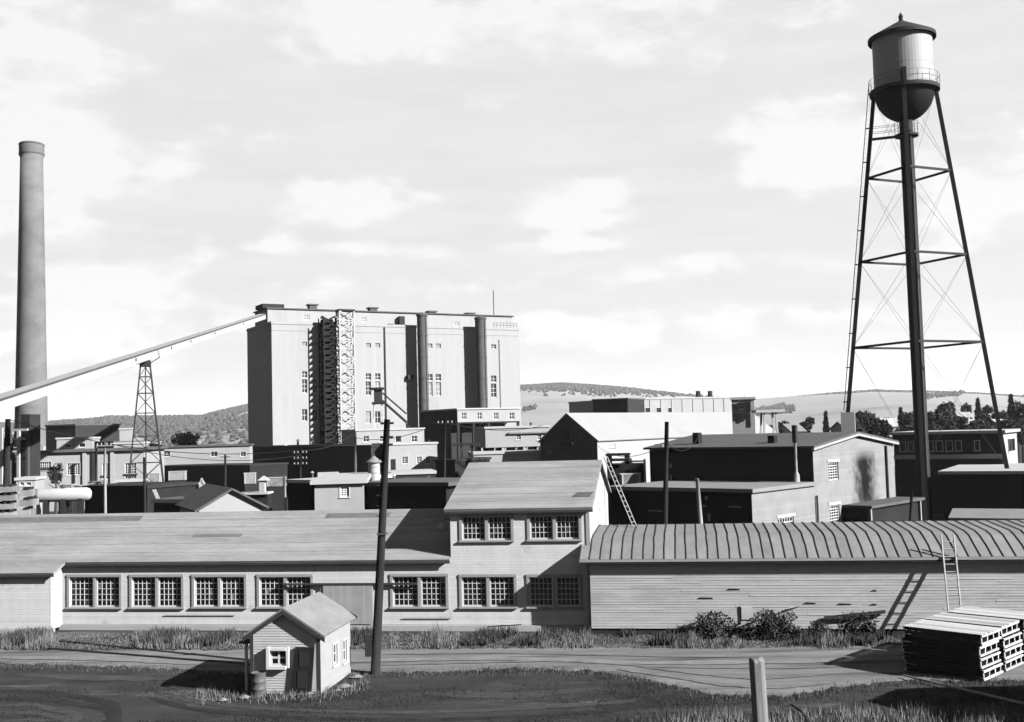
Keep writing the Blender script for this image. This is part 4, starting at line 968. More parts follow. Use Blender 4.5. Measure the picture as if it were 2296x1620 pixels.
# horizontal tank
def tank():
    P = at(142, 1110, 92); fr = Fr('storage_tank', P.x, P.y, -14, 'long white horizontal cylinder tank lying on cradles in the yard', 'tank')
    zc = P.z; r = 15*92/F; L2 = 60*92/F
    m = MB(); pr = [(-L2, .02), (-L2+.04, r*.5), (-L2+.16, r*.8), (-L2+.4, r), (L2-.4, r), (L2-.16, r*.8), (L2-.04, r*.5), (L2, .02)]
    m.tube([(x, 0, zc) for x, _ in pr], [q for _, q in pr], 24); m.build('shell', 'paint_white', fr.o, True)
    for x in (-L2*.6, 0, L2*.6): MB().box(x-.2, x+.2, -r*.8, r*.8, 0, zc-r*.6).build('cradle', 'wall_black', fr.o)
    MB().lathe([(.2, zc+r-.05), (.2, zc+r+.25), (.01, zc+r+.3)], 0, 0, 12).build('manhole', 'steel_grey', fr.o)
    for x in (-L2*.5, L2*.45): MB().lathe([(L2*.01+r+.01, zc), (r+.03, zc)], 0, 0, 8) if False else None
tank()
# small gabled house whose gable shows over the long roof
gh = bld('gabled_store', 'small store with a white gable and dark roof behind the long workshop', 446, 1143, 76, -26, 590, 9, 'wall_pale', 'roof_dark', roof='gable_b', rise=1.25, over=.35)
# two lorries and lumber piles at the far left
def lumber(u0, v1, u1, v0, Y, label, n=5):
    P = at(u0, v1, Y); fr = Fr('lumber_pile', P.x, P.y, -12, label, 'lumber pile', group='lumber piles in the yard'); a1 = fr.hit(u1, v1)[0]; zt = fr.hit(u0, v0)[1]; h = zt/n
    for k in range(n):
        x0 = random.uniform(0, .25); x1 = a1-random.uniform(0, .3)
        for j in range(4): piece('board', 'lumber_grey', fr.o, ((x0+x1)/2+random.uniform(-.1, .1), .25+j*.5, (k+.42)*h), (x1-x0, .42, h*.62))
        for x in (x0+.3, (x0+x1)/2, x1-.3): piece('bearer', 'wood_pole', fr.o, (x, 1, (k+.86)*h), (.12, 2, h*.22))
lumber(-20, 1140, 34, 1088, 88, 'pile of white sawn boards beside the tank, shorter and nearer the steel frame', 9)
lumber(38, 1140, 74, 1094, 84, 'pile of white sawn boards standing right beside the white tank', 8)
def frame_l():
    P = at(20, 1060, 120); fr = Fr('pipe_rack', P.x, P.y, 10, 'tangled steel pipe rack with white uprights below the conveyor', 'pipe rack')
    z = lambda v: fr.hit(20, v)[1]
    for k, u in enumerate((-18, 4, 22, 42, 62)):
        a = fr.hit(u, 1000)[0]; MB().bar((a, 0, 0), (a, 0, z(955+k*4)), .3).build('upright', 'paint_white' if k % 2 else 'steel_grey', fr.o)
    for v in (965, 985, 1008, 1030): MB().bar((fr.hit(-25, v)[0], .2, z(v)), (fr.hit(60, v)[0], .2, z(v)), .25).build('beam', 'paint_white' if v % 2 else 'steel_grey', fr.o)
    for k in range(5):
        u = -18+k*18; MB().tube([(fr.hit(u, 1)[0], .5, z(1030)), (fr.hit(u+14, 1)[0], .5, z(968))], .12, 6).build('pipe', 'steel_dark', fr.o)
    a = fr.hit(52, 1)[0]; MB().box(a-.9, a+.2, 1, 3, 0, z(930)).build('duct', 'steel_dark', fr.o)
frame_l()

# ---------------------------------------------------------------- centre middle ground
b5 = bld('dock_house', 'low flat-roofed store with a white front and one window behind the big pole', 705, 1087, 80, -6, 815, 14, 'wall_white', 'roof_pale', win=[(763, 1092, 783, 1115, 4, 4)], over=.3)
b6 = bld('loading_dock', 'long loading dock, coloured dark for its shade, joined to the white-fronted store', 818, 1090, 82, 27, 1000, 6, 'wall_black', 'roof_dark', over=.5)  # dark walls stand in for the shade of an open dock
bld('dock_shed', 'small dark shed to the mill side of the white-fronted store', 645, 1083, 92, 40, 700, 9, 'wall_black', 'roof_pale', over=.2)
def vent():
    P = at(839, 1070, 92); e = bpy.data.objects.new('roof_ventilator', None); COL.objects.link(e); e.location = (P.x, P.y, 0); tag(e, 'white round ventilator drum with a cone cap on the flat roofs', 'ventilator')
    px = 92/F; r = 13*px; z0 = 0; z1 = at(839, 1037, 92).z; zc = at(839, 1022, 92).z
    MB().lathe([(r, z0), (r, z1)], n=24).build('drum', 'paint_white', e, True); MB().lathe([(r*1.35, z1-.02), (r*1.35, z1+.06), (.02, zc)], n=24).build('cap', 'roof_mid', e)
    for z in (z1-.4, z1-.9): MB().lathe([(r+.004, z), (r+.03, z), (r+.03, z+.08), (r+.004, z+.08)], n=24).build('band', 'trim_grey', e)
vent()
def cupola():
    P = at(592, 1100, 88); e = bpy.data.objects.new('vent_cupola', None); COL.objects.link(e); e.location = (P.x, P.y, 0); tag(e, 'small white vent cupola with a pyramid cap over a black shed', 'cupola')
    px = 88/F; z1 = at(592, 1078, 88).z; zc = at(592, 1067, 88).z; z0 = at(592, 1104, 88).z
    MB().box(-9*px, 3*px, -.3, .3, z0, z1).build('shaft', 'paint_white', e); MB().lathe([(16*px, z1), (16*px, z1+.06), (.02, zc)], n=4, a0=math.pi/4).build('cap', 'paint_white', e)
    MB().box(-60*px, 12*px, -.5, 1.5, z0-.15, z0-.003).build('roof_slab', 'roof_pale', e); MB().box(-58*px, 9*px, -.2, 1.4, 0, z0-.155).build('base_wall', 'wall_black', e)
cupola()
c6 = bld('office_block', 'white upper storey with small windows set against the mill foot', 798, 967, 172, -22, 951, 10, 'wall_white', 'roof_pale', win=[(814, 977, 828, 992), (851, 977, 862, 992), (886, 977, 900, 993, 1, 1), (922, 977, 936, 992)])
c7 = bld('mill_annexe', 'white two-storey annexe with a dark door below the raised gallery', 868, 999, 160, -22, 980, 8, 'wall_white', 'roof_pale', win=[(901, 1024, 915, 1041, 2, 3), (934, 1024, 946, 1041, 2, 3), (953, 1024, 965, 1041, 2, 3)])
q = c7.rect(877, 1030, 887, 1056); piece('door', 'wall_black', c7.o, ((q[0]+q[1])/2, -.03, q[2]/2+q[3]/2), (q[1]-q[0], .1, q[3]-q[2]))
bld('black_store', 'long black store in front of the mill foot', 553, 1005, 188, 27, 745, 8, 'wall_black', 'wall_dark')
bld('black_store', 'dark flat-roofed store between the mill foot and the annexe', 690, 1006, 165, 26, 832, 8, 'wall_dark', 'wall_dark')
bld('dark_stair_house', 'small dark block behind the ridge of the two-storey workshop', 977, 1037, 120, 27, 1020, 8, 'wall_black', 'wall_dark')
b8 = bld('truss_house', 'white works building on trussed legs right of the mill', 1088, 962, 150, -12, 1232, 9, 'wall_white', 'roof_pale', win=[(1157, 975, 1168, 987), (1204, 975, 1214, 987)], z0=at(1150, 1003, 150).z)
z0 = at(1150, 1003, 150).z; q = b8.hit(1139, 972); MB().box(q[0], b8.a1, -.35, -.01, q[1]-.1, q[1]+.1).build('canopy', 'roof_mid', b8.o)
for k in range(7):
    a = b8.a1*k/6; MB().bar((a, .2, 0), (a+(.9 if k % 2 else -.5), .2, z0), .22).build('leg', 'paint_white', b8.o); MB().bar((a, .2, 3.5), (a+1.4, .2, z0), .15).build('brace', 'paint_white', b8.o)
MB().box(-.5, b8.a1, -.1, .15, 3.2, 3.5).build('tie_beam', 'paint_white', b8.o); MB().box(.2, b8.a1, 5, 8, 0, z0-.01).build('core_wall', 'wall_dark', b8.o)
bld('stone_plinth_store', 'low white store with pale roof tucked before the trussed legs', 1062, 1020, 138, -8, 1215, 7, 'wall_pale', 'roof_pale')
# timber trestle in front of the annexe
def trestle(u0, u1, vt, vb, Y, label, m):
    P = at((u0+u1)/2, vb, Y); fr = Fr('timber_trestle', P.x, P.y, 0, label, 'trestle'); a0 = fr.hit(u0, vb)[0]; a1 = fr.hit(u1, vb)[0]; z1 = fr.hit(u0, vt)[1]; z0 = 0
    am = (a0+a1)/2
    for (x, t) in ((a0, am-.6), (a1, am+.6)):
        for y in (-.8, .8): MB().bar((x, y, z0), (t, y, z1), .2).build('leg', m, fr.o)
    MB().bar((a0*.6, -.8, z1*.35+.1), (a1*.6, -.8, z1*.35+.1), .18).build('tie', m, fr.o); MB().bar((a0*.6, -.8, z1*.35), (a1*.3, -.8, z1*.85), .14).build('brace', m, fr.o)
    MB().box(am-1.6, am+1.6, -1.1, 1.1, z1, z1+.3).build('cap_beam', m, fr.o)
trestle(1700, 1750, 926, 980, 120, 'white timber A-frame trestle behind the brick gable building', 'paint_white')
trestle(1028, 1066, 1000, 1050, 130, 'dark crossed timber trestle below the raised gallery', 'wall_dark')

# ---------------------------------------------------------------- barn with the long pale roof, white hall behind
P = at(1211, 992, 137); fbn = Fr('long_barn', P.x, P.y, 35, 'dark boarded gable end of a barn with a very long pale roof', 'barn')
ze = P.z; a1 = fbn.hit(1339, 988)[0]; zr = fbn.hit(1272, 929)[1]; LBN = 57; am = fbn.hit(1272, 950)[0]
q1 = fbn.rect(1227, 998, 1237, 1022); q2 = fbn.rect(1314, 996, 1325, 1018); q3 = fbn.rect(1267, 965, 1278, 986)
mb = MB(); wall(mb, 'f', 0, 1, 0, a1, 0, ze, [q1, q2], .2); mb.quad((0, 0, ze), (a1, 0, ze), (am, 0, zr)); mb.build('gable_wall', 'barn_board', fbn.o)
for q in (q1, q2): window(fbn, 'f', 0, 1, q, 2, 3, 'wall_dark', rec=.1)
piece('loft_door', 'wall_black', fbn.o, ((q3[0]+q3[1])/2, -.03, (q3[2]+q3[3])/2), (q3[1]-q3[0], .1, q3[3]-q3[2])); piece('loft_beam', 'wall_black', fbn.o, ((q3[0]+q3[1])/2+.3, -.4, q3[2]-.5), (1.6, .9, .3))
sws = [fbn.recta(1366, 995, 1380, 1010, a1), fbn.recta(1468, 993, 1482, 1008, a1)]
mb = MB(); wall(mb, 's', a1, -1, 0, LBN, 0, ze, sws, .2); wall(mb, 's', 0, 1, 0, LBN, 0, ze); wall(mb, 'f', LBN, -1, 0, a1, 0, ze); mb.quad((0, LBN, ze), (a1, LBN, ze), (am, LBN, zr)); mb.build('side_wall', 'wall_pale', fbn.o)
for q in sws: window(fbn, 's', a1, -1, q, 4, 3, 'sash_white', rec=.1, fw=.1, mw=.09)
mat('barn_roof', .30, .06, .3, fine=3, boards=.6, axis=1, bv=.04)
for s in (0, 1):
    e = -.25 if s == 0 else a1+.3; k = (zr-ze)/(a1/2); MB().slab([(e, -.2, ze-.1+.15), (am, -.2, zr+.15), (am, LBN+.3, zr+.15), (e, LBN+.3, ze-.1+.15)], .14).build('roof_slope', 'barn_roof', fbn.o)
wh = bld('white_hall', 'long white flat-topped hall with four small square windows behind the barn', 1408, 896, 215, -26, 1691, 24, 'wall_white', 'roof_pale', win=[(1420, 915, 1431, 925, 1, 1), (1447, 915, 1458, 925, 1, 1), (1472, 915, 1483, 925, 1, 1), (1498, 915, 1509, 925, 1, 1)], sash='wall_dark')
gz = bld('glazed_annexe', 'narrow white annexe with a ragged dark window beyond the barn roof', 1640, 897, 128, 13, 1691, 5, 'wall_white', 'roof_pale')
for (u0, v0, u1, v1) in ((1643, 906, 1654, 924), (1655, 903, 1668, 916), (1669, 901, 1683, 924), (1656, 918, 1660, 924), (1662, 919, 1667, 924), (1644, 926, 1651, 944), (1652, 926, 1659, 949), (1660, 926, 1668, 945), (1669, 926, 1674, 940), (1675, 926, 1683, 958)):
    q = gz.rect(u0, v0, u1, v1); piece('broken_pane', 'glass', gz.o, ((q[0]+q[1])/2, -.02, (q[2]+q[3])/2), (q[1]-q[0], .06, q[3]-q[2]))
for u in (1565, 1592):
    a, z = wh.hit(u, 877, 4); piece('chimney', 'wall_dark', wh.o, (a, 4, (wh.zt+.28+z)/2), (.7, .7, z-wh.zt-.28))
for k in range(1, 12): piece('pilaster', 'wall_white', wh.o, (wh.a1*k/12, -.05, wh.zt/2), (.3, .12, wh.zt-.1))
bld('hall_wing', 'dark low wing at the left end of the white hall', 1329, 899, 210, 30, 1407, 8, 'wall_dark', 'roof_dark')
# loading gantry between barn and brick house
def gantry():
    P = at(1385, 1020, 90); fr = Fr('loading_gantry', P.x, P.y, 10, 'dark timber loading gantry between the barn and the brick building', 'gantry'); z = lambda v: fr.hit(1385, v)[1]; A = lambda u: fr.hit(u, 1020)[0]
    MB().box(A(1360), A(1412), -1, 1, z(1022), z(1017)).build('roof', 'wall_black', fr.o)
    for u in (1366, 1406): MB().box(A(u)-.2, A(u)+.2, -.2, .2, 0, z(1022)).build('post', 'wall_dark', fr.o)
    MB().box(A(1362), A(1412), -.9, .9, z(1034), z(1029)).build('deck', 'wall_black', fr.o); MB().box(A(1412), A(1446), -.3, .3, z(1037), z(1034)).build('arm', 'wall_dark', fr.o); MB().box(A(1443), A(1447), -.2, .2, 0, z(1030)).build('post', 'trim_grey', fr.o)
    MB().box(A(1362), A(1440), 1.2, 3.5, 0, z(1042)).build('bin', 'wall_black', fr.o)
gantry()

# ---------------------------------------------------------------- brick building
def brick():
    TB = 42; P = at(1822, 1004, 75); fr = Fr('brick_building', P.x, P.y, TB, 'brick building with a low gable, dark-streaked end wall and flat-roofed front', 'building')
    ze = P.z; aL = fr.hit(1456, 1008)[0]; gb = fr.hita(2003, 1003, 0)[0]; ba = gb/2; zr = fr.hita(1897, 979, 0)[1]
    zr = max(zr, ze+.8)
    sb = fr.hita(1940, 1080, 0)[0]
    brick_streak('brick_streak', .23, sb, gb*.2, fr.hita(1940, 1140, 0)[1], fr.hita(1940, 1000, 0)[1])
    wn = [fr.recta(1858, 1037, 1880, 1077, 0), fr.recta(1861, 1133, 1883, 1175, 0)]
    mb = MB(); wall(mb, 's', 0, -1, 0, gb, 0, ze, wn, .22); mb.quad((0, 0, ze), (0, gb, ze), (0, ba, zr)); mb.build('gable_wall', 'brick_streak', fr.o)
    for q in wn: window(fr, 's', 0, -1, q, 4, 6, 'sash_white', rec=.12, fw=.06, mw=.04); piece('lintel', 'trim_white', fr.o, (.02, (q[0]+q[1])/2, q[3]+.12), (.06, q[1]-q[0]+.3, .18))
    mb = MB(); wall(mb, 'f', 0, 1, aL, 0, 0, ze); wall(mb, 'f', gb, -1, aL, 0, 0, ze); wall(mb, 's', aL, 1, 0, gb, 0, ze); mb.quad((aL, 0, ze), (aL, gb, ze), (aL, ba, zr)); mb.build('wall', 'wall_dark', fr.o)  # brick faces turned from the sun, coloured dark as their shade
    for s in (0, 1):
        e = -.4 if s == 0 else gb+.4; k = (zr-ze)/ba; MB().slab([(aL-.3, e, ze-k*.4+.16), (.3, e, ze-k*.4+.16), (.3, ba, zr+.16), (aL-.3, ba, zr+.16)], .15).build('roof_slope', 'roof_dark', fr.o)
        f = [(.31, e, ze-k*.4+.02), (.31, ba, zr+.02), (.31, ba, zr-.14), (.31, e, ze-k*.4-.14)]; MB().slab(f, .2, (-1, 0, 0)).build('barge_board', 'trim_grey', fr.o)
    # string course and corner pipe on the gable end
    q0 = fr.hita(1985, 1030, 0)[0]; MB().tube([(.1, q0, 0), (.1, q0, ze-.2)], .1, 8).build('downpipe', 'trim_dark', fr.o)
    for (u, v0, v1, m) in ((1563, 978, 1006, 'wall_black'), (1732, 985, 1000, 'wall_black')):
        a, z = fr.hit(u, v0, 1.5); piece('roof_flue', m, fr.o, (a, 1.5, z-.4), (.5, .5, 1.3))
    # flat-roofed front part
    fdep = -fr.hita(1686, 1130, 0)[0]; zf = fr.hita(1690, 1105, 0)[1]; zf2 = zf+.25
    aL2 = fr.hit(1366, 1130, -fdep)[0]
    w2 = [fr.recta(1745, 1161, 1780, 1183, 0)]
    mb = MB(); wall(mb, 's', 0, -1, -fdep, -.01, 0, zf, w2, .22); mb.build('front_end_wall', 'brick_streak', fr.o)
    for q in w2: window(fr, 's', 0, -1, q, 6, 2, 'sash_white', rec=.12, fw=.06, mw=.05); piece('lintel', 'trim_white', fr.o, (.02, (q[0]+q[1])/2, q[3]+.12), (.06, q[1]-q[0]+.3, .18))
    mb = MB(); wall(mb, 'f', -fdep, 1, aL2, 0, 0, zf); wall(mb, 's', aL2, 1, -fdep, -.01, 0, zf); mb.build('front_wall', 'wall_black', fr.o)  # unlit brick front, its shade put into a near-black colour
    MB().box(aL2-.2, .2, -fdep-.2, -.02, zf+.002, zf2).build('front_roof', 'roof_mid', fr.o)
    for (u, v, w_, h_) in ((1504, 1045, .12, .35), (1504, 1071, .14, .4), (1584, 1117, .16, .2), (1579, 1135, .2, .14), (1647, 1137, .9, .08), (1470, 1146, 1.1, .07), (1590, 1160, .1, .5)):
        b0 = -fdep if v > 1104 else 0; a, z = fr.hit(u, v, b0-.06); piece('wall_fitting', 'trim_grey', fr.o, (a, b0-.06, z), (w_, .1, h_))
    # vent pipe with bulb foot, standing on the front roof
    b_, z_ = fr.hit(1787, 1092, -.7); a = b_; zt_ = fr.hit(1784, 957, -.7)[1]
    MB().tube([(a, -.7, zf2), (a, -.7, zf2+.5), (a, -.7, zf2+.7), (a, -.7, zt_)], [.22, .2, .09, .09], 10).build('vent_pipe', 'pole_pale', fr.o, True); MB().box(a-.14, a+.14, -.84, -.56, zt_-1.1, zt_+.1).build('vent_head', 'steel_dark', fr.o)
    # lean-to porch at the far corner of the gable end
    p0 = fr.hita(1888, 1140, 0)[0]; pz = fr.hita(1900, 1131, 0)[1]
    MB().box(.02, 2.2, p0, gb+.2, pz-.2, pz).build('porch_roof', 'roof_dark', fr.o)
    for b in (p0+.15, gb*.97): MB().box(1.95, 2.1, b-.08, b+.08, 0, pz-.2).build('porch_post', 'trim_grey', fr.o)
    MB().box(.02, 1.9, p0, gb, 0, pz-.22).build('porch_shade_fill', 'wall_black', fr.o)  # solid black fill put in for the shade under the porch
    q0 = fr.hita(1824, 1150, 0)[0]; MB().tube([(.12, max(q0, .1), .5), (.12, max(q0, .1), fr.hita(1824, 1112, 0)[1])], .07, 6).build('pipe', 'trim_dark', fr.o)
brick()
# ---------------------------------------------------------------- dark long house, and flat black sheds at the right
lh = bld('long_dark_house', 'long dark-walled works house with a row of windows and pale ledges behind the water tower', 2003, 976, 112, 32, 2247, 10, 'wall_white', 'roof_pale', over=.35, frontm='wall_dark', sash='wall_dark',
         win=[(2018, 992, 2030, 1013), (2037, 992, 2048, 1013), (2083, 990, 2092, 1012), (2100, 990, 2113, 1012), (2122, 990, 2135, 1012), (2143, 989, 2155, 1011), (2186, 989, 2196, 1010)], swin=[(2260, 984, 2275, 1012, 2, 2)])
q = lh.hit(2100, 1024); MB().box(-.1, lh.a1+.1, -.3, -.005, q[1]-.25, q[1]+.18).build('ledge', 'concrete', lh.o)
fsd = bld('flat_black_shed', 'big black flat-roofed shed carrying one leg of the water tower', 2112, 1064, 96, 29, 2420, 16, 'wall_black', 'roof_pale', over=.3)
hs = bld('hip_roof_shed', 'low dark shed with a pale pitched roof behind the ribbed roof', 2140, 1165, 64, 27, 2420, 5, 'wall_black', 'roof_mid', roof='gable_a', rise=.3, over=.3)

# ---------------------------------------------------------------- small things about the middle yard
def flue(u, vt, vb, Y, r, label, m='steel_grey', cap=True):
    P = at(u, vt, Y); e = bpy.data.objects.new('stove_pipe', None); COL.objects.link(e); e.location = (P.x, P.y, 0); tag(e, label, 'pipe', 'pipes about the works')
    z0 = 0; MB().tube([(0, 0, z0), (0, 0, P.z)], r, 8).build('pipe', m, e, True)
    if cap: MB().lathe([(r*2, P.z+.05), (.01, P.z+r*2.2)], n=10).build('cap', m, e)
flue(216, 1006, 1030, 149, .16, 'thin stove pipe at the corner between the two halves of the pump house', 'wall_dark')
flue(640, 1000, 1040, 186, .2, 'white pipe rising from the black store at the mill foot', 'paint_white'); flue(700, 985, 1010, 190, .14, 'thin grey pipe between black store and lattice tower'); flue(668, 990, 1010, 190, .2, 'short stout pipe above the black store')
flue(915, 958, 980, 176, .15, 'stove pipe over the white office block', 'wall_dark'); flue(962, 990, 1010, 166, .14, 'stove pipe over the mill annexe end', 'wall_dark'); flue(700, 1062, 1080, 95, .1, 'thin pipe behind the white-fronted store', 'pole_pale'); flue(883, 1068, 1090, 88, .1, 'thin white pipe over the loading dock', 'paint_white'); flue(960, 1072, 1090, 88, .09, 'grey pipe at the end of the loading dock')
flue(1130, 950, 965, 158, .16, 'stove pipe on the trussed works building', 'wall_dark'); flue(1190, 952, 965, 156, .14, 'second stove pipe on the trussed works building', 'wall_dark')
flue(2108, 962, 975, 118, .12, 'stove pipe on the long dark house beside the riser', 'wall_dark'); flue(2175, 960, 975, 120, .12, 'stove pipe on the long dark house among the windows', 'wall_dark')
bld('yard_hut', 'tiny white hut with a dark opening in front of the pump house', 262, 1082, 118, -12, 320, 4, 'wall_pale', 'roof_pale', cat='hut', win=[(290, 1088, 312, 1097, 1, 1)])
bld('yard_hut', 'tiny pale hut between the tank and the pump house', 200, 1087, 125, -12, 226, 3, 'wall_pale', 'roof_mid', cat='hut')
bld('yard_hut', 'white latticed store beside the lumber piles', 36, 1078, 112, -10, 78, 4, 'wall_pale', 'roof_pale', cat='hut', win=[(44, 1082, 54, 1090, 1, 1), (58, 1082, 70, 1090, 1, 1)])
bld('low_lean_to', 'low grey lean-to roof at the foot of the gabled store', 345, 1128, 84, 20, 420, 4, 'wall_black', 'roof_dark', cat='shed')
bld('skylight_box', 'pale skylight box on the roofs behind the white-fronted store', 716, 1069, 100, -10, 757, 3, 'wall_dark', 'roof_pale', cat='skylight')
bld('skylight_box', 'long pale flat roof beside the round ventilator drum', 870, 1066, 100, -10, 975, 5, 'wall_dark', 'roof_pale', cat='roof')
bld('privy', 'tiny white upright box hut in the black yard', 446, 1086, 105, -15, 458, 1.2, 'wall_pale', 'roof_pale', cat='hut', roof='gable_b', rise=.4, over=.08)
def steps(u0, v0, u1, v1, Y, label, m='wood_bleached'):
    p0 = at(u0, v0, Y); p1 = at(u1, v1, Y); k = p1.z/(p0.z-p1.z) if p0.z > p1.z else 0; pb = p1+(p1-p0)*k
    ladder('site_ladder', label, (pb.x, pb.y, 0), p0, (0, 1, .0), .5, m, rail=.08, gap=.4)
steps(345, 1098, 364, 1140, 90, 'short white ladder leaning beside the pylon foot'); steps(1036, 1003, 1026, 1040, 128, 'grey ladder against the raised gallery trestle', 'steel_grey')

# ---------------------------------------------------------------- unseen shed added beyond the crates to throw shade over the near turf
ft = Fr('added_shade_shed', 19.2, 32.0, 0, 'added unseen dark board shed shading the turf near the crates', 'shed', z=-.1)
mb = MB(); wall(mb, 's', 0, 1, 0, 4.2, 0, 3.5); wall(mb, 's', 5, -1, 0, 4.2, 0, 3.5); wall(mb, 'f', 0, 1, 0, 5, 0, 3.5); wall(mb, 'f', 4.2, -1, 0, 5, 0, 3.5)
for a in (0, 5): mb.quad((a, 0, 3.5), (a, 4.2, 3.5), (a, 2.1, 4.3))
mb.build('wall', 'barn_board', ft.o)
for s_ in (0, 1):
    e = -.3 if s_ == 0 else 4.5; MB().slab([(-.25, e, 3.45), (5.25, e, 3.45), (5.25, 2.1, 4.4), (-.25, 2.1, 4.4)], .08).build('roof_slope', 'roof_dark', ft.o)
MB().box(1.8, 2.8, -.06, -.01, .05, 2.1).build('door', 'plank_door', ft.o)
# ---------------------------------------------------------------- poles and wires
def upole(ut, vt, ub, vb, Y, label, r=.13, m='wood_pole', arms=0, zb=None, ground=False):
    if ground: p = gnd(ub, vb); Y = p.y; B = Vector((p.x, p.y, tz(p.x, p.y)-.1)); T = at(ut, vt, Y+.3)
    else:
        T = at(ut, vt, Y); q = at(ub, vb, Y); k = (q.x-T.x)/(T.z-q.z); B = Vector((T.x+k*T.z, Y, 0))
    e = bpy.data.objects.new('utility_pole', None); COL.objects.link(e); e.location = B; tag(e, label, 'pole', 'poles about the yard')
    d = T-B; MB().tube([Vector((0, 0, 0)), d*.35, d*.7, d], [r*1.25, r*1.12, r*.95, r*.8], 10).build('shaft', m, e, True)
    for k in range(arms):
        c = d*(1-.03-k*.05) if d.length > 14 else d-Vector((0, 0, .3+.55*k)); w_ = .7
        MB().bar(c+Vector((-w_, -r-.03, 0)), c+Vector((w_, -r-.03, 0)), .09, .11).build('crossarm', m, e)
        for x in (-w_*.85, -w_*.35, w_*.35, w_*.85): MB().lathe([(.05, 0), (.06, .08), (.03, .16), (.001, .17)], n=8).build('insulator', 'paint_white', e, False, c+Vector((x, -r-.03, .06)))
    return e, T
e0, T0 = upole(868, 941, 841, 1511, 0, 'tall leaning tarred utility pole standing at the road beside the guard hut', r=.155, ground=True)
b = e0; dv = T0-Vector(e0.location)
for t, s in ((.985, .3), (.93, .2), (.90, .2)):
    MB().tube([dv*t+Vector((-.25, -.05, 0)), dv*t+Vector((.28, -.05, 0))], .05, 6).build('insulator_pin', 'steel_dark', e0)
piece('fuse_box', 'wall_dark', e0, tuple(dv*.14+Vector((-.32, -.05, -.25))), (.28, .25, .75)); piece('steel_band', 'steel_grey', e0, tuple(dv*.55+Vector((.02, -.02, 0))), (.4, .4, .06))
for t in (.62, .66, .70, .74, .79, .84): piece('climbing_step', 'steel_grey', e0, tuple(dv*t+Vector((.17 if int(t*100) % 2 else -.17, -.05, 0))), (.2, .03, .03))
e1, T1 = upole(1495, 946, 1491, 1185, 60, 'dark wooden pole rising behind the ribbed roof in front of the brick front part', r=.14, arms=0)
for k, z in enumerate((1.3, 3.4, 3.6)):
    dv1 = T1-Vector(e1.location); piece('insulator', 'paint_white', e1, tuple(dv1-Vector((.2, 0, z))), (.2, .12, .14))
upole(1563, 1073, 1572, 1185, 62, 'short whitewashed leaning pole behind the ribbed roof', r=.13, m='pole_pale')
_, T2 = upole(505, 1020, 505, 1100, 150, 'slim pole in front of the bridge gallery windows', r=.17, m='wood_pole', arms=1)
_, T3 = upole(674, 1010, 672, 1145, 108, 'pole with stacked crossarms before the black store at the mill foot', r=.14, arms=3)
_, T4 = upole(797, 970, 797, 1070, 125, 'pale pole beside the lattice hoist tower foot', r=.16, m='pole_pale')
_, T5 = upole(998, 942, 996, 1110, 95, 'slim pole beside the left rake of the two-storey workshop roof', r=.12, arms=1)
_, T6 = upole(235, 992, 236, 1145, 96, 'pole before the pump house windows, next to the black yard shed', r=.12, m='pole_pale', arms=1)
_, T7 = upole(323, 1026, 325, 1145, 96, 'bare pole right in front of the pylon foot', r=.12)
_, T8 = upole(638, 1066, 640, 1145, 82, 'short pale pole with a rail beside the dark dock shed', r=.1, m='pole_pale')
_, T9 = upole(18, 940, 14, 1100, 105, 'dark thick pole among the pipe rack below the conveyor', r=.3)
_, T10 = upole(2045, 1096, 2040, 1185, 70, 'thin leaning post in the shade below the water tower riser', r=.1)
def wire(p, q, sag, label, r=.018):
    p = Vector(p); q = Vector(q); n = 16; pts = [p.lerp(q, k/n)-Vector((0, 0, sag*4*(k/n)*(1-k/n))) for k in range(n+1)]
    tag(MB().tube(pts, r, 4).build('overhead_wire', 'wire'), label, 'wire', 'overhead wires')
wire(T9, T3, 1.5, 'sagging overhead wire from the pipe rack pole to the crossarm pole', .035)
wire(T3, T4, .6, 'overhead wire from the crossarm pole to the hoist tower pole', .03)
wire(T4+Vector((0, 0, -.6)), T5, .8, 'overhead wire from the hoist tower pole to the pole at the workshop rake', .03)
wire(T6, T3+Vector((0, 0, -.5)), 1.0, 'overhead wire from the pump house pole to the crossarm pole', .03)
wire(T1+Vector((0, 0, -1.2)), at(1563, 985, 78), .6, 'thin wire from the dark pole to the brick building flue', .02)
wire(T1+Vector((0, 0, -1.2)), at(1340, 1000, 112), .9, 'thin wire from the dark pole to the barn eave', .02)
wire(T5+Vector((0, 0, -.2)), at(1215, 955, 118), .6, 'thin wire from the workshop rake pole towards the barn', .03)

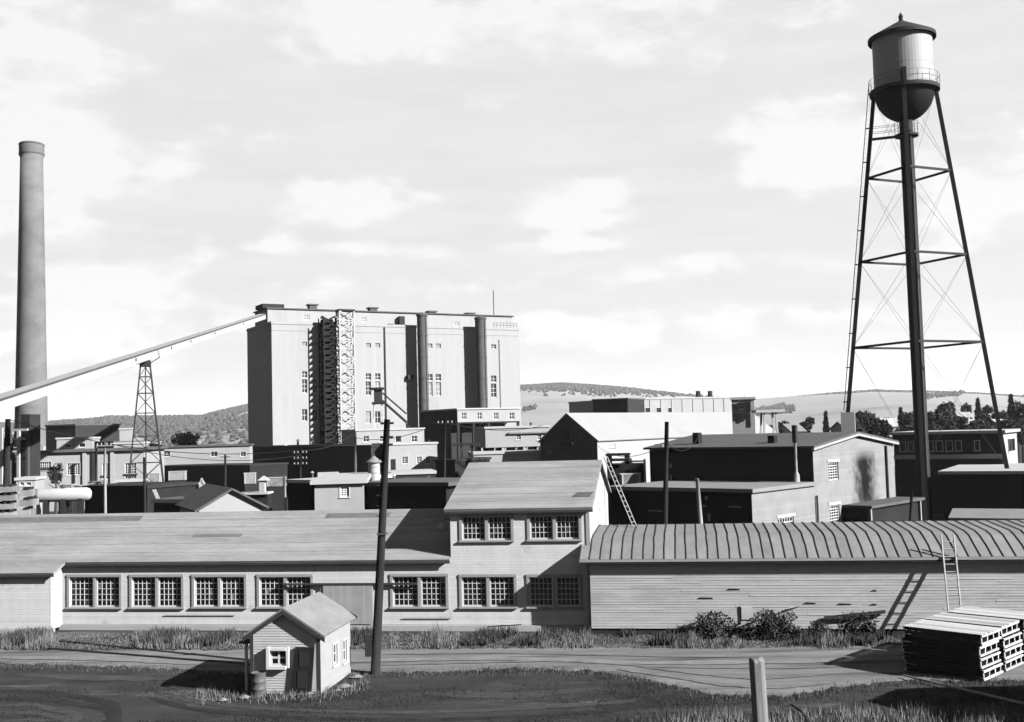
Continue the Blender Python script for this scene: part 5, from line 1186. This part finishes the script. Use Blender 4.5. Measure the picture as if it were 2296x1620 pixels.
# ---------------------------------------------------------------- trees, houses, shrubs, grass
def leaf(mb, c, s):
    a = Vector((random.gauss(0, 1), random.gauss(0, 1), random.gauss(0, 1))).normalized(); b = a.cross(Vector((random.gauss(0, 1), random.gauss(0, 1), random.gauss(0, 1)))).normalized()
    i = len(mb.v); mb.v += [tuple(c-a*s), tuple(c-b*s*.5), tuple(c+a*s), tuple(c+b*s*.5)]; mb.f.append((i, i+1, i+2, i+3))
def tree(u, vt, vb, wpx, Y, label, m='leaf_dark', conic=False, n=1700):
    wpx *= 1.45
    T = at(u, vt, Y); px = Y/F; w_ = wpx*px/2; z1 = T.z; z0 = min(at(u, vb, Y).z, z1*.4); z0 = max(z0, z1*.22)
    e = bpy.data.objects.new('conifer_tree' if conic else 'broadleaf_tree', None); COL.objects.link(e); e.location = (T.x, Y, 0); tag(e, label, 'tree', 'trees behind the works')
    tr = MB(); tr.tube([(0, 0, -.1), (.1, 0, z1*.4), (.05, .1, z1*.85)], [.09*w_+.12, .06*w_+.08, .04], 7)
    for k in range(6):
        a = k*1.05+random.random(); zz = z1*(.35+.07*k); tr.tube([(0.05, 0, zz), (w_*.6*math.cos(a), w_*.6*math.sin(a), zz+w_*.45)], [.07, .03], 5)
    tr.build('trunk', 'tree_bark', e)
    cr = MB(); lobes = []
    if not conic:
        for k in range(9): a = random.random()*6.28; rr = random.uniform(.15, .72)*w_; zz = random.uniform(.3, .95); lobes.append((Vector((rr*math.cos(a)*(1.1-zz*.5), rr*math.sin(a)*(1.1-zz*.5), z0+(z1-z0)*zz*.88)), w_*random.uniform(.28, .5)))
    for k in range(n):
        if conic:
            t = random.random()**1.4; tier = .72+.28*abs(math.sin(t*16)); rr = w_*(1-t)*tier*math.sqrt(random.uniform(.15, 1)); a = random.random()*6.28; c = Vector((rr*math.cos(a), rr*math.sin(a), z0+(z1-z0)*t-rr*.25))
        else:
            o, r = random.choice(lobes); d = Vector((random.gauss(0, 1), random.gauss(0, 1), random.gauss(0, .8))).normalized(); c = o+d*r*random.uniform(.55, 1.08)
        leaf(cr, c, random.uniform(.16, .38)*max(1, Y/150))
    cr.build('crown', m, e)
TL = [(1808, 930, 968, 26, 230, 0), (1851, 925, 970, 15, 230, 1), (1918, 944, 976, 34, 190, 0), (1952, 919, 968, 46, 240, 0), (1984, 940, 976, 34, 180, 0), (1992, 926, 968, 26, 240, 0), (2019, 915, 960, 22, 250, 1),
      (2086, 920, 974, 30, 210, 0), (2124, 893, 966, 50, 230, 0), (2148, 920, 970, 30, 200, 0), (2164, 899, 962, 24, 260, 0), (2192, 895, 962, 26, 260, 1), (2214, 898, 968, 22, 240, 0), (2206, 935, 974, 44, 190, 0), (2238, 916, 968, 34, 230, 0),
      (2266, 886, 968, 30, 240, 1), (2288, 896, 974, 40, 220, 0), (2262, 935, 975, 26, 180, 0), (1715, 950, 978, 34, 200, 0), (1758, 944, 976, 36, 220, 0)]
TLAB = ['round dark tree above the brick building roof ridge', 'narrow pointed conifer left of the concrete tower pier', 'low bushy tree right beside the concrete tower pier', 'broad rounded tree behind the pale houses left of the riser', 'dark low tree in front of the broad rounded tree', 'loose tree between the broad tree and the tower riser', 'pointed conifer rising just left of the tower riser',
        'dark tree hard against the right of the tower riser', 'tallest leafy tree right of the tower riser', 'low tree below the tallest leafy tree by a white house', 'thin leafy tree standing over the white houses', 'thin conifer beside the thin leafy tree over the white houses', 'slim leafy tree touching the tower leg line', 'wide dark bush-like tree before the white houses', 'leafy tree just behind the right tower leg',
        'tallest conifer right of the tower leg', 'full dark leafy tree at the edge of the town', 'low tree above the lit end of the long dark house', 'shrubby tree seen through the white A-frame trestle', 'shrubby tree to the right of the white A-frame trestle']
for (q, lb) in zip(TL, TLAB): tree(*q[:5], lb, conic=bool(q[5]), m='leaf_dark' if q[5] else random.choice(['leaf_dark', 'leaf_mid']))
tree(420, 975, 1004, 60, 240, 'wide low leafy tree above the bridge gallery roof', m='leaf_mid'); tree(345, 985, 1004, 40, 235, 'low leafy tree between the pylon and the bridge gallery', m='leaf_mid')
tree(124, 1026, 1058, 36, 120, 'small thin tree in front of the pump house wall', m='leaf_mid', n=260)
HL = [(1985, 957, 2036, 200, 'roof_pale', 'pale-roofed house half hidden by trees left of the riser'), (1900, 963, 1925, 210, 'roof_mid', 'small house among the low trees near the tower pier'), (2142, 938, 2160, 230, 'wall_pale', 'white house between the leafy tree and the thin conifers'), (2172, 940, 2192, 235, 'wall_pale', 'white house below the thin conifers'), (2180, 957, 2205, 215, 'roof_pale', 'low white house before the wide dark tree'), (2250, 958, 2268, 210, 'roof_pale', 'white cottage above the lit end of the long dark house'), (1955, 962, 1970, 195, 'wall_pale', 'tiny white cottage between two dark trees'), (1775, 968, 1805, 215, 'roof_mid', 'long grey-roofed house beyond the brick building roof')]
for (u0, v, u1, Y, m, lb) in HL: bld('far_house', lb, u0, v, Y, -15, u1, 6, 'wall_pale', m, cat='house', roof='gable_a', rise=1.4, over=.3, win=[(u0+(u1-u0)*.2, v+3, u0+(u1-u0)*.38, v+9, 1, 1)], group='houses of the town')

for k in range(34):
    u = random.uniform(1870, 2330); tree(u, random.uniform(915, 950), 976, random.uniform(26, 44), random.uniform(170, 230), 'dark leafy tree in the low tree belt between the far houses', m=random.choice(['leaf_dark', 'leaf_mid']), n=900)
def shrub(u, v, wpx, hpx, label, off=-.7, n=1500):
    a = fb.hit(u, v, off)[0]; P = fb.world(a, off, 0); px = P.y/F; w_ = wpx*px/2*1.25; h = hpx*px*1.15
    e = bpy.data.objects.new('shrub', None); COL.objects.link(e); e.location = (P.x, P.y, tz(P.x, P.y)); tag(e, label, 'shrub', 'shrubs along the board shed')
    st = MB()
    for k in range(14):
        an = random.random()*6.28; rr = random.uniform(.2, .8)*w_; st.tube([(0, 0, -.05), (rr*.5*math.cos(an), rr*.4*math.sin(an), h*.5), (rr*math.cos(an), rr*.6*math.sin(an), h*random.uniform(.7, 1))], [.016, .011, .004], 4)
    st.build('stems', 'tree_bark', e)
    cr = MB()
    for k in range(n):
        an = random.random()*6.28; t = random.random(); rr = w_*math.sqrt(random.random())*(1.05-.55*t*t); lump = .8+.25*math.sin(an*3+t*5+u)
        leaf(cr, Vector((rr*lump*math.cos(an), rr*.55*math.sin(an), h*(.05+.93*t)*lump)), random.uniform(.035, .085))
    cr.build('foliage', 'leaf_bush', e)
shrub(1595, 1405, 92, 50, 'round dark shrub below the board gaps of the shed wall', n=2600); shrub(1737, 1405, 112, 54, 'widest dark shrub before the shed wall below the leaning pipe', n=3200); shrub(1540, 1412, 60, 22, 'low weed clump left of the round shrub', n=700)
shrub(1835, 1412, 44, 36, 'small shrub under the hung timber beam', n=800); shrub(1905, 1408, 54, 50, 'loose shrub between the hung beam and the ladder shadow', n=1200); shrub(1945, 1412, 52, 52, 'loose shrub beside the crates and the ladder shadow', n=1200); shrub(1800, 1418, 60, 22, 'low weed clump right of the widest shrub', n=700)
def blades(name, m, samp, n, h0, h1, label, wd_=.02, lean=.35):
    g = MB()
    for _ in range(n):
        x, y, k = samp(); z = tz(x, y); h = random.uniform(h0, h1)*k; a = random.random()*6.28; l = h*random.uniform(0, lean); wa = random.random()*6.28; ww = wd_*random.uniform(.6, 1.5)
        i = len(g.v); g.v += [(x-ww*math.cos(wa), y-ww*math.sin(wa), z-.02), (x+ww*math.cos(wa), y+ww*math.sin(wa), z-.02), (x+l*math.cos(a), y+l*math.sin(a), z+h)]; g.f.append((i, i+1, i+2))
    return stuff(g.build(name, m), label, 'grass')
def strip():
    u = random.uniform(-40, 2330); t = random.random()**.85; v0 = 1419+(0 if u < 1320 else 2); v = v0+t*(1456-v0+random.uniform(-5, 3)); p = gnd(u, v)
    k = .22+.85*max(0, math.sin(u*.021)+.5*math.sin(u*.057+2)+.4*math.sin(u*.13)); return p.x, p.y, k*(1.2 if u < 90 else 1)
blades('verge_grass', 'grass_pale', strip, 40000, .08, .40, 'tall dry pale grass growing along the foot of the buildings', .016)
def strip2():
    while True:
        u = random.uniform(-40, 2330); v = random.uniform(1420, 1450)
        if math.sin(u*.017+1)+math.sin(u*.043+v*.1) > .5: p = gnd(u, v); return p.x, p.y, 1
blades('verge_weeds', 'leaf_bush', strip2, 14000, .12, .45, 'dark green weeds mixed into the verge grass', .03)
def turf():
    while True:
        u = random.uniform(-60, 2360); v = random.uniform(1500, 1650)
        p = gnd(u, v)
        if v > lerp_list(bot, u)-3 and math.sin(p.x*.5+1.5*math.sin(p.y*.6))+math.sin(p.y*1.3+p.x*.17)+random.gauss(0, .7) > .1: return p.x, p.y, .7+.5*(math.sin(u*.03)*math.sin(v*.08) > 0)
blades('turf', 'grass_dark', turf, 34000, .03, .10, 'short dark rough turf in front of the road', .014, .8)
def edge():
    u = random.uniform(-40, 2330); v = lerp_list(bot, u)+random.gauss(2, 5); p = gnd(u, v); return p.x, p.y, 1
blades('road_edge_grass', 'grass_bank', edge, 3800, .05, .2, 'ragged grass fringe along the near edge of the road', .015, .6)
def bank():
    while True:
        u = random.choice([random.gauss(1600, 60), random.gauss(1780, 35), random.gauss(1930, 30), random.gauss(2060, 25), random.gauss(2200, 30)]); v = random.uniform(1575, 1690)
        p = gnd(u, v); y = random.uniform(33, 36.4); x = p.x*y/p.y; return x, y, 1
blades('bank_grass', 'grass_pale', bank, 3200, .12, .45, 'pale seeding grass tufts on the near bank by the fence post', .015, .5)
def hut():
    u = random.uniform(440, 830); v = 1562+random.gauss(0, 7)-(.25*(u-720) if u > 720 else 0); p = gnd(u, v); return p.x, p.y, 1
blades('hut_grass', 'grass_pale', hut, 1500, .06, .28, 'dry pale grass around the foot of the guard hut', .014, .6)

# ---------------------------------------------------------------- the air between the yard and the hills
hz = MB().box(-5200, 5200, -70, 8900, -6, 215)
hzo = stuff(hz.build('haze', 'wire'), 'thin pale summer haze in the air over the valley', 'haze')
hm_ = bpy.data.materials.new('haze_air'); hm_.use_nodes = True; nt = hm_.node_tree; nt.nodes.clear()
ou = nt.nodes.new('ShaderNodeOutputMaterial'); pv = nt.nodes.new('ShaderNodeVolumePrincipled'); nt.links.new(pv.outputs[0], ou.inputs['Volume'])
pv.inputs['Color'].default_value = (.9, .9, .9, 1); pv.inputs['Density'].default_value = .000035; pv.inputs['Anisotropy'].default_value = .2
hzo.data.materials.clear(); hzo.data.materials.append(hm_)

for k, (u, v, w_, h_, Y, lb) in enumerate(((150, 1088, 1.6, 1.2, 112, 'pale packing case standing behind the white tank'), (176, 1090, 1.1, .9, 110, 'small pale box beside the packing case behind the tank'), (345, 1062, 1.5, 1.4, 140, 'pale packing case before the black shed under the bridge gallery'), (398, 1058, 2.2, 1.1, 145, 'long pale packing case below the bridge gallery'), (560, 1062, 1.4, 1.2, 130, 'pale packing case at the foot of the mill corner'), (620, 1072, 2.0, .9, 120, 'low pale packing case near the vent cupola'), (1075, 1040, 2.0, 1.5, 118, 'pale packing case behind the two-storey workshop ridge'), (1412, 1064, 1.5, 1.3, 84, 'pale packing case under the loading gantry'))):
    P = at(u, v, Y); fr = Fr('packing_case', P.x, P.y, random.uniform(-25, 5), lb, 'case', group='packing cases in the yard'); zt_ = max(P.z, h_)
    MB().box(-w_/2, w_/2, -.5, .5, zt_-h_, zt_).build('body', 'lumber_grey', fr.o)
    MB().box(-w_/2-.05, w_/2+.05, -.55, .55, zt_+.002, zt_+.08).build('lid', 'paint_white', fr.o); MB().box(-w_/2+.1, w_/2-.1, -.4, .4, 0, zt_-h_-.002).build('stand', 'wall_dark', fr.o)
    for x in (-w_/2+.1, w_/2-.1): piece('batten', 'wood_bleached', fr.o, (x, -.52, zt_-h_/2), (.12, .05, h_))
